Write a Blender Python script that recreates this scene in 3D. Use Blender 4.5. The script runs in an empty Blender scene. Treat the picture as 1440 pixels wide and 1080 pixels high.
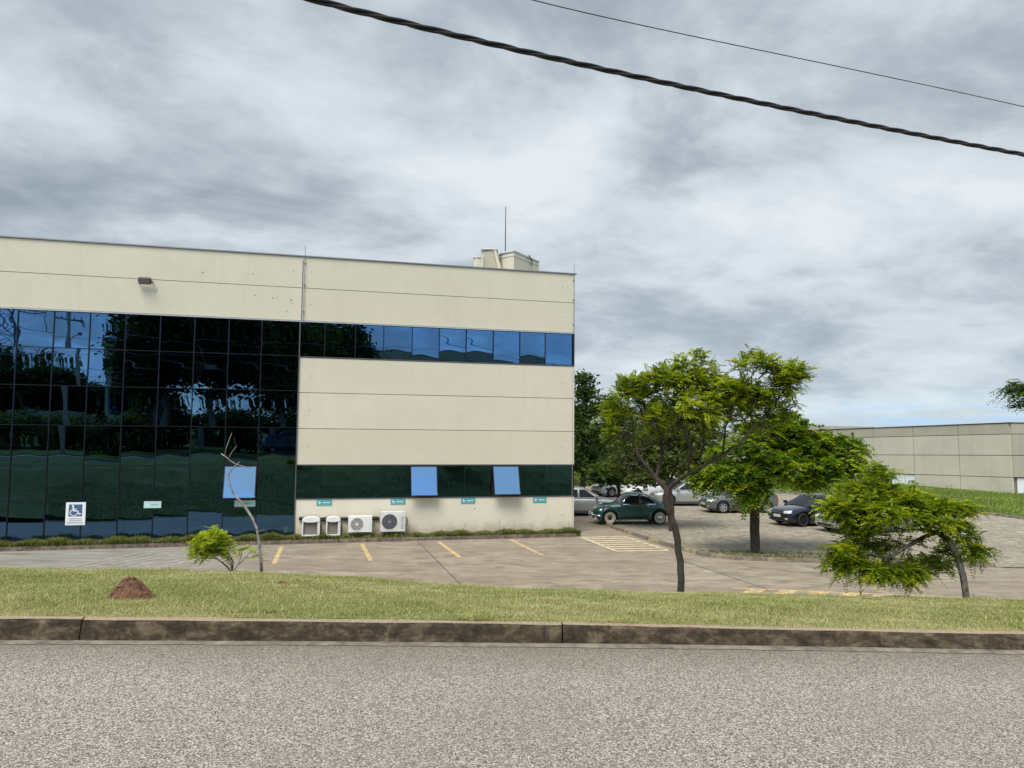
import bpy, bmesh, math, random
import numpy as np
from mathutils import Vector, Matrix
from mathutils.bvhtree import BVHTree
S = bpy.context.scene
COL = S.collection
RAD = math.radians
# ------------------------------------------------------------------ camera
EYE = 3.9
FPX = 1050.0
PITCH, ROLL = RAD(3.85), RAD(0.56)
_fw = np.array([0, math.cos(PITCH), math.sin(PITCH)])
_r0 = np.array([1.0, 0, 0]); _u0 = np.cross(_r0, _fw)
_rt = _r0 * math.cos(ROLL) + _u0 * math.sin(ROLL)
_up = -_r0 * math.sin(ROLL) + _u0 * math.cos(ROLL)
cam = bpy.data.cameras.new('camera'); camo = bpy.data.objects.new('camera', cam); COL.objects.link(camo)
cam.sensor_fit = 'HORIZONTAL'; cam.sensor_width = 36.0; cam.lens = 36.0 * FPX / 1440.0
cam.clip_start = 0.05; cam.clip_end = 5000
camo.matrix_world = Matrix(((_rt[0], _up[0], -_fw[0], 0), (_rt[1], _up[1], -_fw[1], 0), (_rt[2], _up[2], -_fw[2], EYE), (0, 0, 0, 1)))
S.camera = camo
def at(x, y, D):                      # a place at depth D seen in direction (x, y)
    d = _fw * FPX + _rt * (x - 720) + _up * (540 - y); d = d / d[1]
    return np.array([0, 0, EYE]) + d * D
# ------------------------------------------------------------------ world: overcast sky with broken cloud
SUN_EL, SUN_AZ = RAD(58), RAD(200)    # azimuth clockwise from +Y
W = bpy.data.worlds.new('World'); S.world = W; W.use_nodes = True
nt = W.node_tree; nt.nodes.clear()
def N(nt, t, **k):
    n = nt.nodes.new(t)
    for a, v in k.items():
        if a == 'inp':
            for i, x in v.items(): n.inputs[i].default_value = x
        else: setattr(n, a, v)
    return n
def L(nt, a, b): nt.links.new(a, b)
def M_(nt, op, a, b=None, c=None, clamp=False):
    n = nt.nodes.new('ShaderNodeMath'); n.operation = op; n.use_clamp = clamp
    for i, v in enumerate((a, b, c)):
        if v is None: continue
        if isinstance(v, (int, float)): n.inputs[i].default_value = v
        else: nt.links.new(v, n.inputs[i])
    return n.outputs[0]
def mixc(nt, fac, a, b, blend='MIX'):
    n = nt.nodes.new('ShaderNodeMix'); n.data_type = 'RGBA'; n.blend_type = blend
    for s, v in ((n.inputs[0], fac), (n.inputs[6], a), (n.inputs[7], b)):
        if isinstance(v, (int, float)): s.default_value = v
        elif isinstance(v, tuple): s.default_value = v if len(v) == 4 else (*v, 1)
        else: nt.links.new(v, s)
    return n.outputs[2]
def ramp(nt, fac, stops, interp='LINEAR'):
    n = nt.nodes.new('ShaderNodeValToRGB'); cr = n.color_ramp; cr.interpolation = interp
    while len(cr.elements) < len(stops): cr.elements.new(0.5)
    for e, (p, c) in zip(cr.elements, stops):
        e.position = p; e.color = (c, c, c, 1) if isinstance(c, (int, float)) else (*c, 1)
    nt.links.new(fac, n.inputs[0]); return n.outputs[0]
def noise(nt, vec, scale, detail=4, rough=0.5, dist=0.0):
    n = nt.nodes.new('ShaderNodeTexNoise'); n.inputs['Scale'].default_value = scale
    n.inputs['Detail'].default_value = detail; n.inputs['Roughness'].default_value = rough
    n.inputs['Distortion'].default_value = dist
    if vec is not None: nt.links.new(vec, n.inputs['Vector'])
    return n.outputs[0]
def mapping(nt, vec, sc=(1, 1, 1), loc=(0, 0, 0), rot=(0, 0, 0)):
    n = nt.nodes.new('ShaderNodeMapping'); n.inputs['Scale'].default_value = sc
    n.inputs['Location'].default_value = loc; n.inputs['Rotation'].default_value = rot
    nt.links.new(vec, n.inputs['Vector']); return n.outputs[0]
tc = N(nt, 'ShaderNodeTexCoord'); g = tc.outputs['Generated']
sep = N(nt, 'ShaderNodeSeparateXYZ'); L(nt, g, sep.inputs[0])
zc = M_(nt, 'MAXIMUM', sep.outputs[2], 0.0)
den = M_(nt, 'ADD', zc, 0.21)
px = M_(nt, 'DIVIDE', sep.outputs[0], den); py = M_(nt, 'DIVIDE', sep.outputs[1], den)
cmb = N(nt, 'ShaderNodeCombineXYZ'); L(nt, px, cmb.inputs[0]); L(nt, py, cmb.inputs[1])
pv = mapping(nt, cmb.outputs[0], (1.0, 1.0, 1.0), (8.7, 1.1, 0), (0, 0, RAD(-32)))
n1 = noise(nt, mapping(nt, pv, (0.85, 1.0, 1)), 1.75, 9, 0.56, 0.3)
n2 = noise(nt, mapping(nt, pv, (0.85, 1.0, 1), (7, 2, 0)), 5.5, 8, 0.6, 0.35)
n3 = noise(nt, mapping(nt, pv, (1, 1, 1), (2, 9, 0)), 0.7, 3, 0.5, 0.2)
dens = M_(nt, 'ADD', M_(nt, 'ADD', M_(nt, 'MULTIPLY', n1, 0.55), M_(nt, 'MULTIPLY', n2, 0.17)), M_(nt, 'MULTIPLY', n3, 0.28))
cloud = ramp(nt, dens, [(0.38, (2.45, 2.9, 3.35)), (0.46, (3.45, 3.98, 4.5)), (0.53, (4.95, 5.5, 5.98)), (0.62, (6.2, 6.7, 7.1))])
skyn = N(nt, 'ShaderNodeTexSky', sky_type='NISHITA', sun_disc=False, sun_elevation=SUN_EL, sun_rotation=SUN_AZ, air_density=1.0, dust_density=1.5, ozone_density=2.0)
# clear patches: a low strip to the right ahead, and a more broken sky behind the viewer
strip = M_(nt, 'MULTIPLY', ramp(nt, zc, [(0.0, 1.0), (0.035, 0.9), (0.06, 0.0), (1.0, 0.0)]), ramp(nt, sep.outputs[0], [(0.0, 0), (0.22, 0.0), (0.42, 1.0)]))
strip = M_(nt, 'MULTIPLY', strip, ramp(nt, noise(nt, mapping(nt, g, (3, 3, 40)), 3.0, 4), [(0.35, 0.35), (0.6, 1.0)]))
back = ramp(nt, M_(nt, 'MULTIPLY', sep.outputs[1], -1.0), [(0.1, 0.0), (0.45, 1.0)])
back = M_(nt, 'MULTIPLY', back, ramp(nt, dens, [(0.42, 1.0), (0.56, 0.1)]))
clearf = M_(nt, 'MAXIMUM', strip, back, clamp=True)
hs = mixc(nt, 1.0, skyn.outputs[0], (2.0, 2.1, 2.2), 'MULTIPLY')
hs = mixc(nt, ramp(nt, M_(nt, 'MULTIPLY', sep.outputs[0], -1.0), [(0.1, 0.0), (0.45, 1.0)]), hs, mixc(nt, 1.0, hs, (1.5, 1.45, 1.3), 'MULTIPLY'))
hs = mixc(nt, strip, hs, (4.0, 5.6, 7.6))
skyc = mixc(nt, clearf, cloud, hs)
# pale haze close to the horizon ahead
hz = M_(nt, 'MULTIPLY', ramp(nt, zc, [(0.0, 0.5), (0.22, 0.0)]), M_(nt, 'SUBTRACT', 1.0, clearf, clamp=True))
skyc = mixc(nt, hz, skyc, (4.9, 5.7, 6.4))
bg = N(nt, 'ShaderNodeBackground'); bg.inputs[1].default_value = 0.1; L(nt, skyc, bg.inputs[0])
wo = N(nt, 'ShaderNodeOutputWorld'); L(nt, bg.outputs[0], wo.inputs[0])
sl = bpy.data.lights.new('sun', 'SUN'); sl.energy = 2.9; sl.angle = RAD(32); sl.color = (1.0, 0.95, 0.87)
so = bpy.data.objects.new('sun', sl); COL.objects.link(so)
sd = Vector((math.sin(SUN_AZ) * math.cos(SUN_EL), math.cos(SUN_AZ) * math.cos(SUN_EL), math.sin(SUN_EL)))
so.rotation_euler = (-sd).to_track_quat('-Z', 'Y').to_euler()
S.view_settings.view_transform = 'Standard'; S.view_settings.look = 'None'
S.view_settings.exposure = 0.33; S.view_settings.gamma = 1.0
S.cycles.max_bounces = 6; S.cycles.transparent_max_bounces = 8
# ------------------------------------------------------------------ helpers
def tag(o, label=None, cat=None, group=None, kind=None):
    if label: o['label'] = label
    if cat: o['category'] = cat
    if group: o['group'] = group
    if kind: o['kind'] = kind
    return o
def empty(name, loc, rz=0, label=None, cat=None, group=None):
    o = bpy.data.objects.new(name, None); COL.objects.link(o); o.location = loc; o.rotation_euler = (0, 0, rz)
    o.empty_display_size = 0.3
    return tag(o, label, cat, group)
def link(name, me, mat, parent=None, smooth=False):
    o = bpy.data.objects.new(name, me); COL.objects.link(o)
    if mat is not None:
        for m in (mat if isinstance(mat, (list, tuple)) else [mat]): me.materials.append(m)
    if parent is not None: o.parent = parent
    if smooth: me.polygons.foreach_set('use_smooth', [True] * len(me.polygons))
    return o
def npmesh(name, V, F, col=None):
    """V (n,3); F (m,k) equal-size faces"""
    me = bpy.data.meshes.new(name); V = np.asarray(V, np.float32); F = np.asarray(F, np.int32)
    me.vertices.add(len(V)); me.vertices.foreach_set('co', V.ravel())
    k = F.shape[1]; me.loops.add(F.size); me.loops.foreach_set('vertex_index', F.ravel())
    me.polygons.add(len(F)); me.polygons.foreach_set('loop_start', np.arange(0, F.size, k, dtype=np.int32))
    me.polygons.foreach_set('loop_total', np.full(len(F), k, np.int32)); me.update(calc_edges=True)
    if col is not None:
        a = me.color_attributes.new('tint', 'FLOAT_COLOR', 'POINT')
        a.data.foreach_set('color', np.c_[col, np.ones(len(col))].astype(np.float32).ravel())
    return me
class MB:
    def __init__(s): s.v = []; s.f = []; s.m = []
    def add(s, vs, fs, mi=0):
        b = len(s.v); s.v += [tuple(map(float, p)) for p in vs]; s.f += [tuple(b + i for i in f) for f in fs]; s.m += [mi] * len(fs); return s
    def box(s, x0, x1, y0, y1, z0, z1, mi=0, M=None):
        vs = [Vector((x, y, z)) for z in (z0, z1) for x, y in ((x0, y0), (x1, y0), (x1, y1), (x0, y1))]
        if M is not None: vs = [M @ v for v in vs]
        return s.add(vs, [(3, 2, 1, 0), (4, 5, 6, 7), (0, 1, 5, 4), (1, 2, 6, 5), (2, 3, 7, 6), (3, 0, 4, 7)], mi)
    def tube(s, pts, rad, n=6, caps=True, mi=0):
        pts = [np.array(p, float) for p in pts]
        rad = [rad] * len(pts) if isinstance(rad, (int, float)) else list(rad)
        t = [pts[min(i + 1, len(pts) - 1)] - pts[max(i - 1, 0)] for i in range(len(pts))]
        t = [v / (np.linalg.norm(v) + 1e-9) for v in t]
        a = np.cross(t[0], [0, 0, 1.0]);
        if np.linalg.norm(a) < 0.1: a = np.cross(t[0], [1.0, 0, 0])
        vs = []
        for p, tt, r in zip(pts, t, rad):
            a = a - tt * np.dot(a, tt); a = a / (np.linalg.norm(a) + 1e-9); b = np.cross(tt, a)
            for k in range(n):
                q = 2 * math.pi * k / n; vs.append(p + r * (math.cos(q) * a + math.sin(q) * b))
        fs = [(i * n + k, i * n + (k + 1) % n, (i + 1) * n + (k + 1) % n, (i + 1) * n + k) for i in range(len(pts) - 1) for k in range(n)]
        if caps: fs += [tuple(range(n - 1, -1, -1)), tuple((len(pts) - 1) * n + k for k in range(n))]
        return s.add(vs, fs, mi)
    def lathe(s, prof, n=24, axis='y', c=(0, 0, 0), mi=0, a0=0, a1=360):
        """prof: (r, h) along axis"""
        full = abs(a1 - a0) >= 360; m = n if full else n + 1; vs = []
        for r, h in prof:
            for k in range(m):
                q = RAD(a0 + (a1 - a0) * k / n); u, w = r * math.cos(q), r * math.sin(q)
                p = {'y': (u, h, w), 'z': (u, w, h), 'x': (h, u, w)}[axis]
                vs.append((p[0] + c[0], p[1] + c[1], p[2] + c[2]))
        fs = []
        for i in range(len(prof) - 1):
            for k in range(n):
                k2 = (k + 1) % m; fs.append((i * m + k, i * m + k2, (i + 1) * m + k2, (i + 1) * m + k))
        return s.add(vs, fs, mi)
    def prism(s, poly, z0, z1, mi=0):
        n = len(poly); vs = [(x, y, z0) for x, y in poly] + [(x, y, z1) for x, y in poly]
        return s.add(vs, [tuple(range(n - 1, -1, -1)), tuple(range(n, 2 * n))] + [(i, (i + 1) % n, n + (i + 1) % n, n + i) for i in range(n)], mi)
    def mesh(s, name='m'):
        me = bpy.data.meshes.new(name); me.from_pydata(s.v, [], s.f); me.polygons.foreach_set('material_index', s.m); me.update()
        bm = bmesh.new(); bm.from_mesh(me); bmesh.ops.recalc_face_normals(bm, faces=bm.faces); bm.to_mesh(me); bm.free(); return me
    def build(s, name, mat, parent=None, smooth=False, bevel=0, label=None, cat=None, group=None, kind=None):
        me = s.mesh(name); o = link(name, me, mat, parent, smooth)
        if bevel:
            b = o.modifiers.new('bevel', 'BEVEL'); b.width = bevel; b.segments = 2; b.limit_method = 'ANGLE'; b.angle_limit = RAD(35)
        return tag(o, label, cat, group, kind)
# ------------------------------------------------------------------ materials
MATS = {}
def mat(name, base, rough=0.6, metal=0.0, spec=0.5, coat=0.0, **k):
    if name in MATS: return MATS[name]
    m = bpy.data.materials.new(name); m.use_nodes = True; b = m.node_tree.nodes['Principled BSDF']
    b.inputs['Roughness'].default_value = rough; b.inputs['Metallic'].default_value = metal
    b.inputs['Specular IOR Level'].default_value = spec; b.inputs['Coat Weight'].default_value = coat
    t = m.node_tree; tc = N(t, 'ShaderNodeTexCoord'); geo = N(t, 'ShaderNodeNewGeometry')
    var = k.get('var', 0.12); sc = k.get('vs', 3.0)
    nn = noise(t, tc.outputs['Object'], sc, 5, 0.6)
    lo = tuple(c * (1 - var) for c in base); hi = tuple(min(1, c * (1 + var)) for c in base)
    L(t, ramp(t, nn, [(0.3, lo), (0.7, hi)]), b.inputs['Base Color'])
    if k.get('bump'):
        bn = N(t, 'ShaderNodeBump'); bn.inputs['Strength'].default_value = k['bump']; bn.inputs['Distance'].default_value = k.get('bd', 0.01)
        L(t, noise(t, tc.outputs['Object'], k.get('bs', 40), 4, 0.6), bn.inputs['Height']); L(t, bn.outputs[0], b.inputs['Normal'])
    MATS[name] = m; return m
def custom(name, fn, rough=0.8, metal=0, spec=0.4):
    m = bpy.data.materials.new(name); m.use_nodes = True; t = m.node_tree; b = t.nodes['Principled BSDF']
    b.inputs['Roughness'].default_value = rough; b.inputs['Metallic'].default_value = metal; b.inputs['Specular IOR Level'].default_value = spec
    tc = N(t, 'ShaderNodeTexCoord'); fn(t, b, tc); MATS[name] = m; return m
def bumpto(t, b, h, strength, dist):
    bn = N(t, 'ShaderNodeBump'); bn.inputs['Strength'].default_value = strength; bn.inputs['Distance'].default_value = dist
    L(t, h, bn.inputs['Height']); L(t, bn.outputs[0], b.inputs['Normal'])
def f_road(t, b, tc):
    p = tc.outputs['Object']
    v = N(t, 'ShaderNodeTexVoronoi'); v.inputs['Scale'].default_value = 125; L(t, p, v.inputs['Vector'])
    sc = N(t, 'ShaderNodeSeparateColor'); L(t, v.outputs['Color'], sc.inputs[0])
    fine = noise(t, p, 160, 3, 0.7); big = noise(t, p, 0.7, 5, 0.6); mid = noise(t, p, 6, 4, 0.6)
    s = M_(t, 'ADD', M_(t, 'MULTIPLY', sc.outputs[0], 0.55), M_(t, 'MULTIPLY', fine, 0.5))
    c = ramp(t, s, [(0.24, (0.07, 0.062, 0.05)), (0.45, (0.29, 0.26, 0.218)), (0.64, (0.47, 0.43, 0.37)), (0.82, (0.82, 0.76, 0.66))])
    c = mixc(t, ramp(t, v.outputs['Distance'], [(0.42, 0.0), (0.78, 0.6)]), c, (0.06, 0.053, 0.043))
    c = mixc(t, ramp(t, big, [(0.40, 0.0), (0.68, 0.35)]), c, (0.22, 0.19, 0.155))
    c = mixc(t, ramp(t, mid, [(0.4, 0.0), (0.7, 0.10)]), c, (0.30, 0.28, 0.25))
    # silt washed along the gutter
    sp = N(t, 'ShaderNodeSeparateXYZ'); L(t, p, sp.inputs[0])
    e = M_(t, 'ADD', sp.outputs[1], M_(t, 'MULTIPLY', mid, 0.35))
    c = mixc(t, ramp(t, M_(t, 'DIVIDE', e, 10), [(0.53, 0.0), (0.61, 0.6)]), c, (0.15, 0.12, 0.09))
    L(t, c, b.inputs['Base Color'])
    h = M_(t, 'ADD', M_(t, 'MULTIPLY', v.outputs['Distance'], -0.8), fine); bumpto(t, b, h, 0.6, 0.006)
custom('road', f_road, 0.9, 0, 0.25)
def f_lot(t, b, tc):
    p = tc.outputs['Object']
    big = noise(t, mapping(t, p, (0.35, 1.1, 1)), 0.55, 6, 0.6, 0.6); mid = noise(t, mapping(t, p, (0.7, 1.3, 1)), 1.7, 7, 0.68, 0.6); fine = noise(t, p, 35, 4, 0.7)
    c = ramp(t, mid, [(0.32, (0.185, 0.15, 0.108)), (0.5, (0.31, 0.26, 0.193)), (0.68, (0.42, 0.365, 0.28))])
    c = mixc(t, ramp(t, big, [(0.42, 0.0), (0.62, 0.5)]), c, (0.23, 0.175, 0.125))
    c = mixc(t, ramp(t, fine, [(0.35, 0.3), (0.6, 0.0)]), c, (0.14, 0.12, 0.095))
    # greyer and streakier to the left
    sp = N(t, 'ShaderNodeSeparateXYZ'); L(t, p, sp.inputs[0])
    lf = ramp(t, M_(t, 'MULTIPLY_ADD', sp.outputs[0], -0.04, 0.0), [(0.28, 0.0), (0.42, 0.75)])
    st = noise(t, mapping(t, p, (0.3, 2.2, 1), (0, 0, 0), (0, 0, RAD(-8))), 2.0, 6, 0.65, 0.5)
    c = mixc(t, lf, c, ramp(t, st, [(0.3, (0.13, 0.122, 0.105)), (0.52, (0.26, 0.245, 0.21)), (0.72, (0.40, 0.38, 0.33))]))
    L(t, c, b.inputs['Base Color']); bumpto(t, b, fine, 0.25, 0.01)
custom('lot', f_lot, 0.85, 0, 0.3)
def f_cobble(t, b, tc):
    p = tc.outputs['Object']
    v = N(t, 'ShaderNodeTexVoronoi'); v.inputs['Scale'].default_value = 5.5; L(t, mapping(t, p, (1, 1.2, 1)), v.inputs['Vector'])
    sc = N(t, 'ShaderNodeSeparateColor'); L(t, v.outputs['Color'], sc.inputs[0])
    mid = noise(t, mapping(t, p, (0.4, 1, 1)), 1.2, 5, 0.65); fine = noise(t, p, 25, 4, 0.7)
    c = ramp(t, M_(t, 'ADD', M_(t, 'MULTIPLY', sc.outputs[0], 0.4), M_(t, 'MULTIPLY', fine, 0.6)), [(0.25, (0.19, 0.165, 0.12)), (0.5, (0.33, 0.29, 0.22)), (0.8, (0.46, 0.41, 0.32))])
    c = mixc(t, ramp(t, v.outputs['Distance'], [(0.35, 0.0), (0.6, 0.2)]), c, (0.14, 0.12, 0.085))
    c = mixc(t, ramp(t, mid, [(0.45, 0.0), (0.65, 0.5)]), c, (0.17, 0.15, 0.105))
    L(t, c, b.inputs['Base Color']); bumpto(t, b, M_(t, 'MULTIPLY', v.outputs['Distance'], -1), 0.5, 0.03)
custom('cobble', f_cobble, 0.9, 0, 0.3)
def f_soil(t, b, tc):
    p = tc.outputs['Object']; a = noise(t, p, 1.2, 6, 0.6); f = noise(t, p, 18, 5, 0.7)
    c = ramp(t, a, [(0.35, (0.10, 0.13, 0.03)), (0.5, (0.15, 0.18, 0.05)), (0.68, (0.24, 0.22, 0.10))])
    c = mixc(t, ramp(t, f, [(0.4, 0.7), (0.6, 0.0)]), c, (0.08, 0.07, 0.03))
    L(t, c, b.inputs['Base Color']); bumpto(t, b, f, 0.6, 0.03)
custom('turf', f_soil, 0.95, 0, 0.15)
def f_field(t, b, tc):
    p = tc.outputs['Object']; a = noise(t, mapping(t, p, (0.5, 1.2, 1)), 0.5, 6, 0.62); f = noise(t, p, 6, 6, 0.75)
    c = ramp(t, a, [(0.35, (0.075, 0.12, 0.022)), (0.52, (0.12, 0.17, 0.035)), (0.68, (0.20, 0.21, 0.07))])
    c = mixc(t, ramp(t, f, [(0.38, 0.7), (0.55, 0.0)]), c, (0.045, 0.07, 0.015))
    L(t, c, b.inputs['Base Color']); bumpto(t, b, f, 0.8, 0.12)
custom('field', f_field, 0.95, 0, 0.1)
def f_kerb(t, b, tc):
    p = tc.outputs['Object']; geo = N(t, 'ShaderNodeNewGeometry')
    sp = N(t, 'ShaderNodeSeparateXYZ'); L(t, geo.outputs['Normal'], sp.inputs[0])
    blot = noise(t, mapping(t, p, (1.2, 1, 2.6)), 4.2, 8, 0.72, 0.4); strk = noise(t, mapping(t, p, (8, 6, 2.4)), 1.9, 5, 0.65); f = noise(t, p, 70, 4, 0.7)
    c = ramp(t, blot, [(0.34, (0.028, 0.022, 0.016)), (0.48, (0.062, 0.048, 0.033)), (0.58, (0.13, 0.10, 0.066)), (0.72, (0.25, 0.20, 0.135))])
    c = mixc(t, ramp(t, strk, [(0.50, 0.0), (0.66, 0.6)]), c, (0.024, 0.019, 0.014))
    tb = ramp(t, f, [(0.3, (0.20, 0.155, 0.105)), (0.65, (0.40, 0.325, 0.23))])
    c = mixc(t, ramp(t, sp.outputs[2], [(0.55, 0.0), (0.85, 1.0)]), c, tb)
    L(t, c, b.inputs['Base Color']); bumpto(t, b, M_(t, 'ADD', f, blot), 0.5, 0.008)
custom('kerb', f_kerb, 0.92, 0, 0.2)
mat('gutter', (0.20, 0.175, 0.14), 0.9, var=0.45, vs=9, bump=0.5, bs=60)
mat('kerb_brown', (0.115, 0.09, 0.065), 0.9, var=0.6, vs=5, bump=0.4, bs=30)
mat('kerb_pale', (0.16, 0.135, 0.10), 0.9, var=0.5, vs=4, bump=0.4, bs=30)
mat('kerb_yellow', (0.27, 0.215, 0.11), 0.8, var=0.5, vs=5, bump=0.3, bs=30)
def f_paint(col, wear):
    def f(t, b, tc):
        p = tc.outputs['Object']; n = noise(t, p, 7, 6, 0.7); f2 = noise(t, p, 2.0, 4, 0.6)
        c = mixc(t, ramp(t, M_(t, 'ADD', M_(t, 'MULTIPLY', n, 0.6), M_(t, 'MULTIPLY', f2, 0.4)), [(0.42, wear), (0.6, 0.0)]), col, (0.26, 0.22, 0.17))
        L(t, c, b.inputs['Base Color'])
    return f
custom('line_yellow', f_paint((0.74, 0.52, 0.20), 0.8), 0.7)
custom('line_pale', f_paint((0.85, 0.70, 0.43), 0.55), 0.7)
custom('line_white', f_paint((0.42, 0.41, 0.38), 1.0), 0.8)
def f_wall(t, b, tc):
    p = tc.outputs['Object']; a = noise(t, p, 0.35, 5, 0.6); st = noise(t, mapping(t, p, (2.5, 1, 0.16)), 1.6, 6, 0.65); f = noise(t, p, 120, 3, 0.6); sp_ = noise(t, p, 9, 2, 0.5)
    c = ramp(t, a, [(0.3, (0.585, 0.55, 0.435)), (0.7, (0.645, 0.61, 0.485))])
    oi = N(t, 'ShaderNodeObjectInfo'); c = mixc(t, M_(t, 'MULTIPLY', oi.outputs['Random'], 0.30), c, (0.52, 0.475, 0.355))
    c = mixc(t, ramp(t, noise(t, p, 1.6, 7, 0.7), [(0.48, 0.0), (0.75, 0.30)]), c, (0.48, 0.44, 0.33))
    c = mixc(t, ramp(t, st, [(0.55, 0.0), (0.78, 0.28)]), c, (0.44, 0.40, 0.30))
    c = mixc(t, ramp(t, sp_, [(0.74, 0.0), (0.78, 0.5)]), c, (0.30, 0.26, 0.2))
    L(t, c, b.inputs['Base Color']); bumpto(t, b, f, 0.15, 0.002)
custom('wall', f_wall, 0.75, 0, 0.3)
def f_basewall(t, b, tc):
    p = tc.outputs['Object']; a = noise(t, p, 0.6, 5, 0.6); sp = N(t, 'ShaderNodeSeparateXYZ'); L(t, p, sp.inputs[0])
    st = noise(t, mapping(t, p, (5, 1, 0.5)), 1.5, 6, 0.7); dr = noise(t, mapping(t, p, (1, 1, 0.7)), 2.2, 6, 0.7)
    c = ramp(t, a, [(0.3, (0.63, 0.585, 0.46)), (0.7, (0.70, 0.655, 0.53))])
    low = ramp(t, M_(t, 'ADD', sp.outputs[2], M_(t, 'MULTIPLY', dr, 0.9)), [(0.55, 0.8), (1.0, 0.0)])
    c = mixc(t, low, c, (0.42, 0.33, 0.20))
    c = mixc(t, M_(t, 'MULTIPLY', ramp(t, st, [(0.6, 0.0), (0.72, 0.6)]), ramp(t, M_(t, 'DIVIDE', sp.outputs[2], 2.0), [(0.25, 1.0), (0.55, 0.0)])), c, (0.16, 0.15, 0.12))
    L(t, c, b.inputs['Base Color'])
custom('basewall', f_basewall, 0.8, 0, 0.3)
def f_glass(t, b, tc):
    p = tc.outputs['Object']
    b.inputs['Base Color'].default_value = (0.066, 0.145, 0.27, 1)
    nn = noise(t, mapping(t, p, (0.8, 1, 1.1)), 0.85, 1, 0.3)
    bumpto(t, b, nn, 0.3, 0.03)
custom('curtain_glass', f_glass, 0.012, 1.0)
m = mat('open_glass', (0.24, 0.42, 0.62), 0.02, 1.0, var=0.0)  # lighter copy of the curtain glass; brighter sky reflection put into its colour
mat('mullion', (0.02, 0.024, 0.035), 0.35, 0.6)
mat('mullion_pale', (0.12, 0.13, 0.14), 0.4, 0.5)
mat('seam', (0.22, 0.20, 0.155), 0.9); mat('plug', (0.42, 0.385, 0.29), 0.9)
mat('coping', (0.32, 0.32, 0.32), 0.45, 0.7)
mat('alu', (0.52, 0.53, 0.54), 0.4, 0.6)
mat('white_metal', (0.72, 0.73, 0.71), 0.45, var=0.08)
mat('off_white', (0.62, 0.62, 0.58), 0.6, var=0.15)
mat('dark', (0.015, 0.015, 0.015), 0.7)
mat('dark_grey', (0.055, 0.055, 0.06), 0.6)
mat('mid_grey', (0.19, 0.20, 0.21), 0.55)
mat('brown_grey', (0.17, 0.155, 0.13), 0.8, var=0.3)
mat('teal', (0.085, 0.33, 0.34), 0.5, var=0.06)
mat('teal_pale', (0.45, 0.66, 0.62), 0.5, var=0.06)
mat('sign_white', (0.80, 0.82, 0.82), 0.5, var=0.03)
mat('sign_blue', (0.07, 0.12, 0.24), 0.5, var=0.05)
mat('rust_brown', (0.10, 0.055, 0.035), 0.8, var=0.4)
mat('cable', (0.018, 0.014, 0.016), 0.45, 0, 0.5)
mat('roof', (0.28, 0.27, 0.25), 0.9)
def f_conc(base):
    def f(t, b, tc):
        p = tc.outputs['Object']; a = noise(t, p, 0.4, 6, 0.65); st = noise(t, mapping(t, p, (1.2, 1.2, 0.35)), 1.3, 7, 0.7)
        c = ramp(t, a, [(0.3, tuple(x * 0.85 for x in base)), (0.7, base)])
        c = mixc(t, ramp(t, st, [(0.5, 0.0), (0.72, 0.3)]), c, tuple(x * 0.62 for x in base))
        L(t, c, b.inputs['Base Color'])
    return f
custom('concrete', f_conc((0.60, 0.56, 0.455)), 0.9)
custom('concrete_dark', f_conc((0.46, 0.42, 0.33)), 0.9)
def leafmat(name, trans=0.3, rough=0.55):
    m = bpy.data.materials.new(name); m.use_nodes = True; t = m.node_tree; b = t.nodes['Principled BSDF']; o = t.nodes['Material Output']
    a = N(t, 'ShaderNodeAttribute', attribute_name='tint'); b.inputs['Roughness'].default_value = rough; b.inputs['Specular IOR Level'].default_value = 0.25
    L(t, a.outputs['Color'], b.inputs['Base Color'])
    tr = N(t, 'ShaderNodeBsdfTranslucent'); tcol = mixc(t, 1.0, a.outputs['Color'], (1.5, 1.45, 0.5), 'MULTIPLY'); L(t, tcol, tr.inputs[0])
    mx = N(t, 'ShaderNodeMixShader'); mx.inputs[0].default_value = trans; L(t, b.outputs[0], mx.inputs[1]); L(t, tr.outputs[0], mx.inputs[2]); L(t, mx.outputs[0], o.inputs[0])
    MATS[name] = m; return m
leafmat('leaf', 0.42); leafmat('blade', 0.25, 0.6)
mat('bark', (0.055, 0.043, 0.032), 0.95, var=0.5, vs=14, bump=0.9, bs=45, bd=0.015)
mat('bark_dark', (0.05, 0.038, 0.028), 0.95, var=0.45, vs=12, bump=0.9, bs=30, bd=0.02)
mat('bark_grey', (0.25, 0.235, 0.21), 0.95, var=0.6, vs=11, bump=0.8, bs=40, bd=0.015)
def f_pale(t, b, tc):
    p = tc.outputs['Object']; sp = N(t, 'ShaderNodeSeparateXYZ'); L(t, p, sp.inputs[0]); n = noise(t, mapping(t, p, (1, 1, .5)), 16, 5, 0.7)
    c = ramp(t, n, [(0.35, (0.07, 0.065, 0.06)), (0.5, (0.22, 0.21, 0.195)), (0.68, (0.42, 0.41, 0.38))])
    c = mixc(t, ramp(t, M_(t, 'ADD', sp.outputs[2], M_(t, 'MULTIPLY', n, 0.15)), [(0.85, 0.0), (0.98, 1.0)]), c, (0.035, 0.027, 0.02)); L(t, c, b.inputs['Base Color']); bumpto(t, b, n, 0.8, 0.015)
custom('bark_lichen', f_pale, 0.95, 0, 0.2)
mat('dirt', (0.16, 0.082, 0.045), 0.98, var=0.75, vs=22, bump=1.0, bs=60, bd=0.02)
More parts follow.
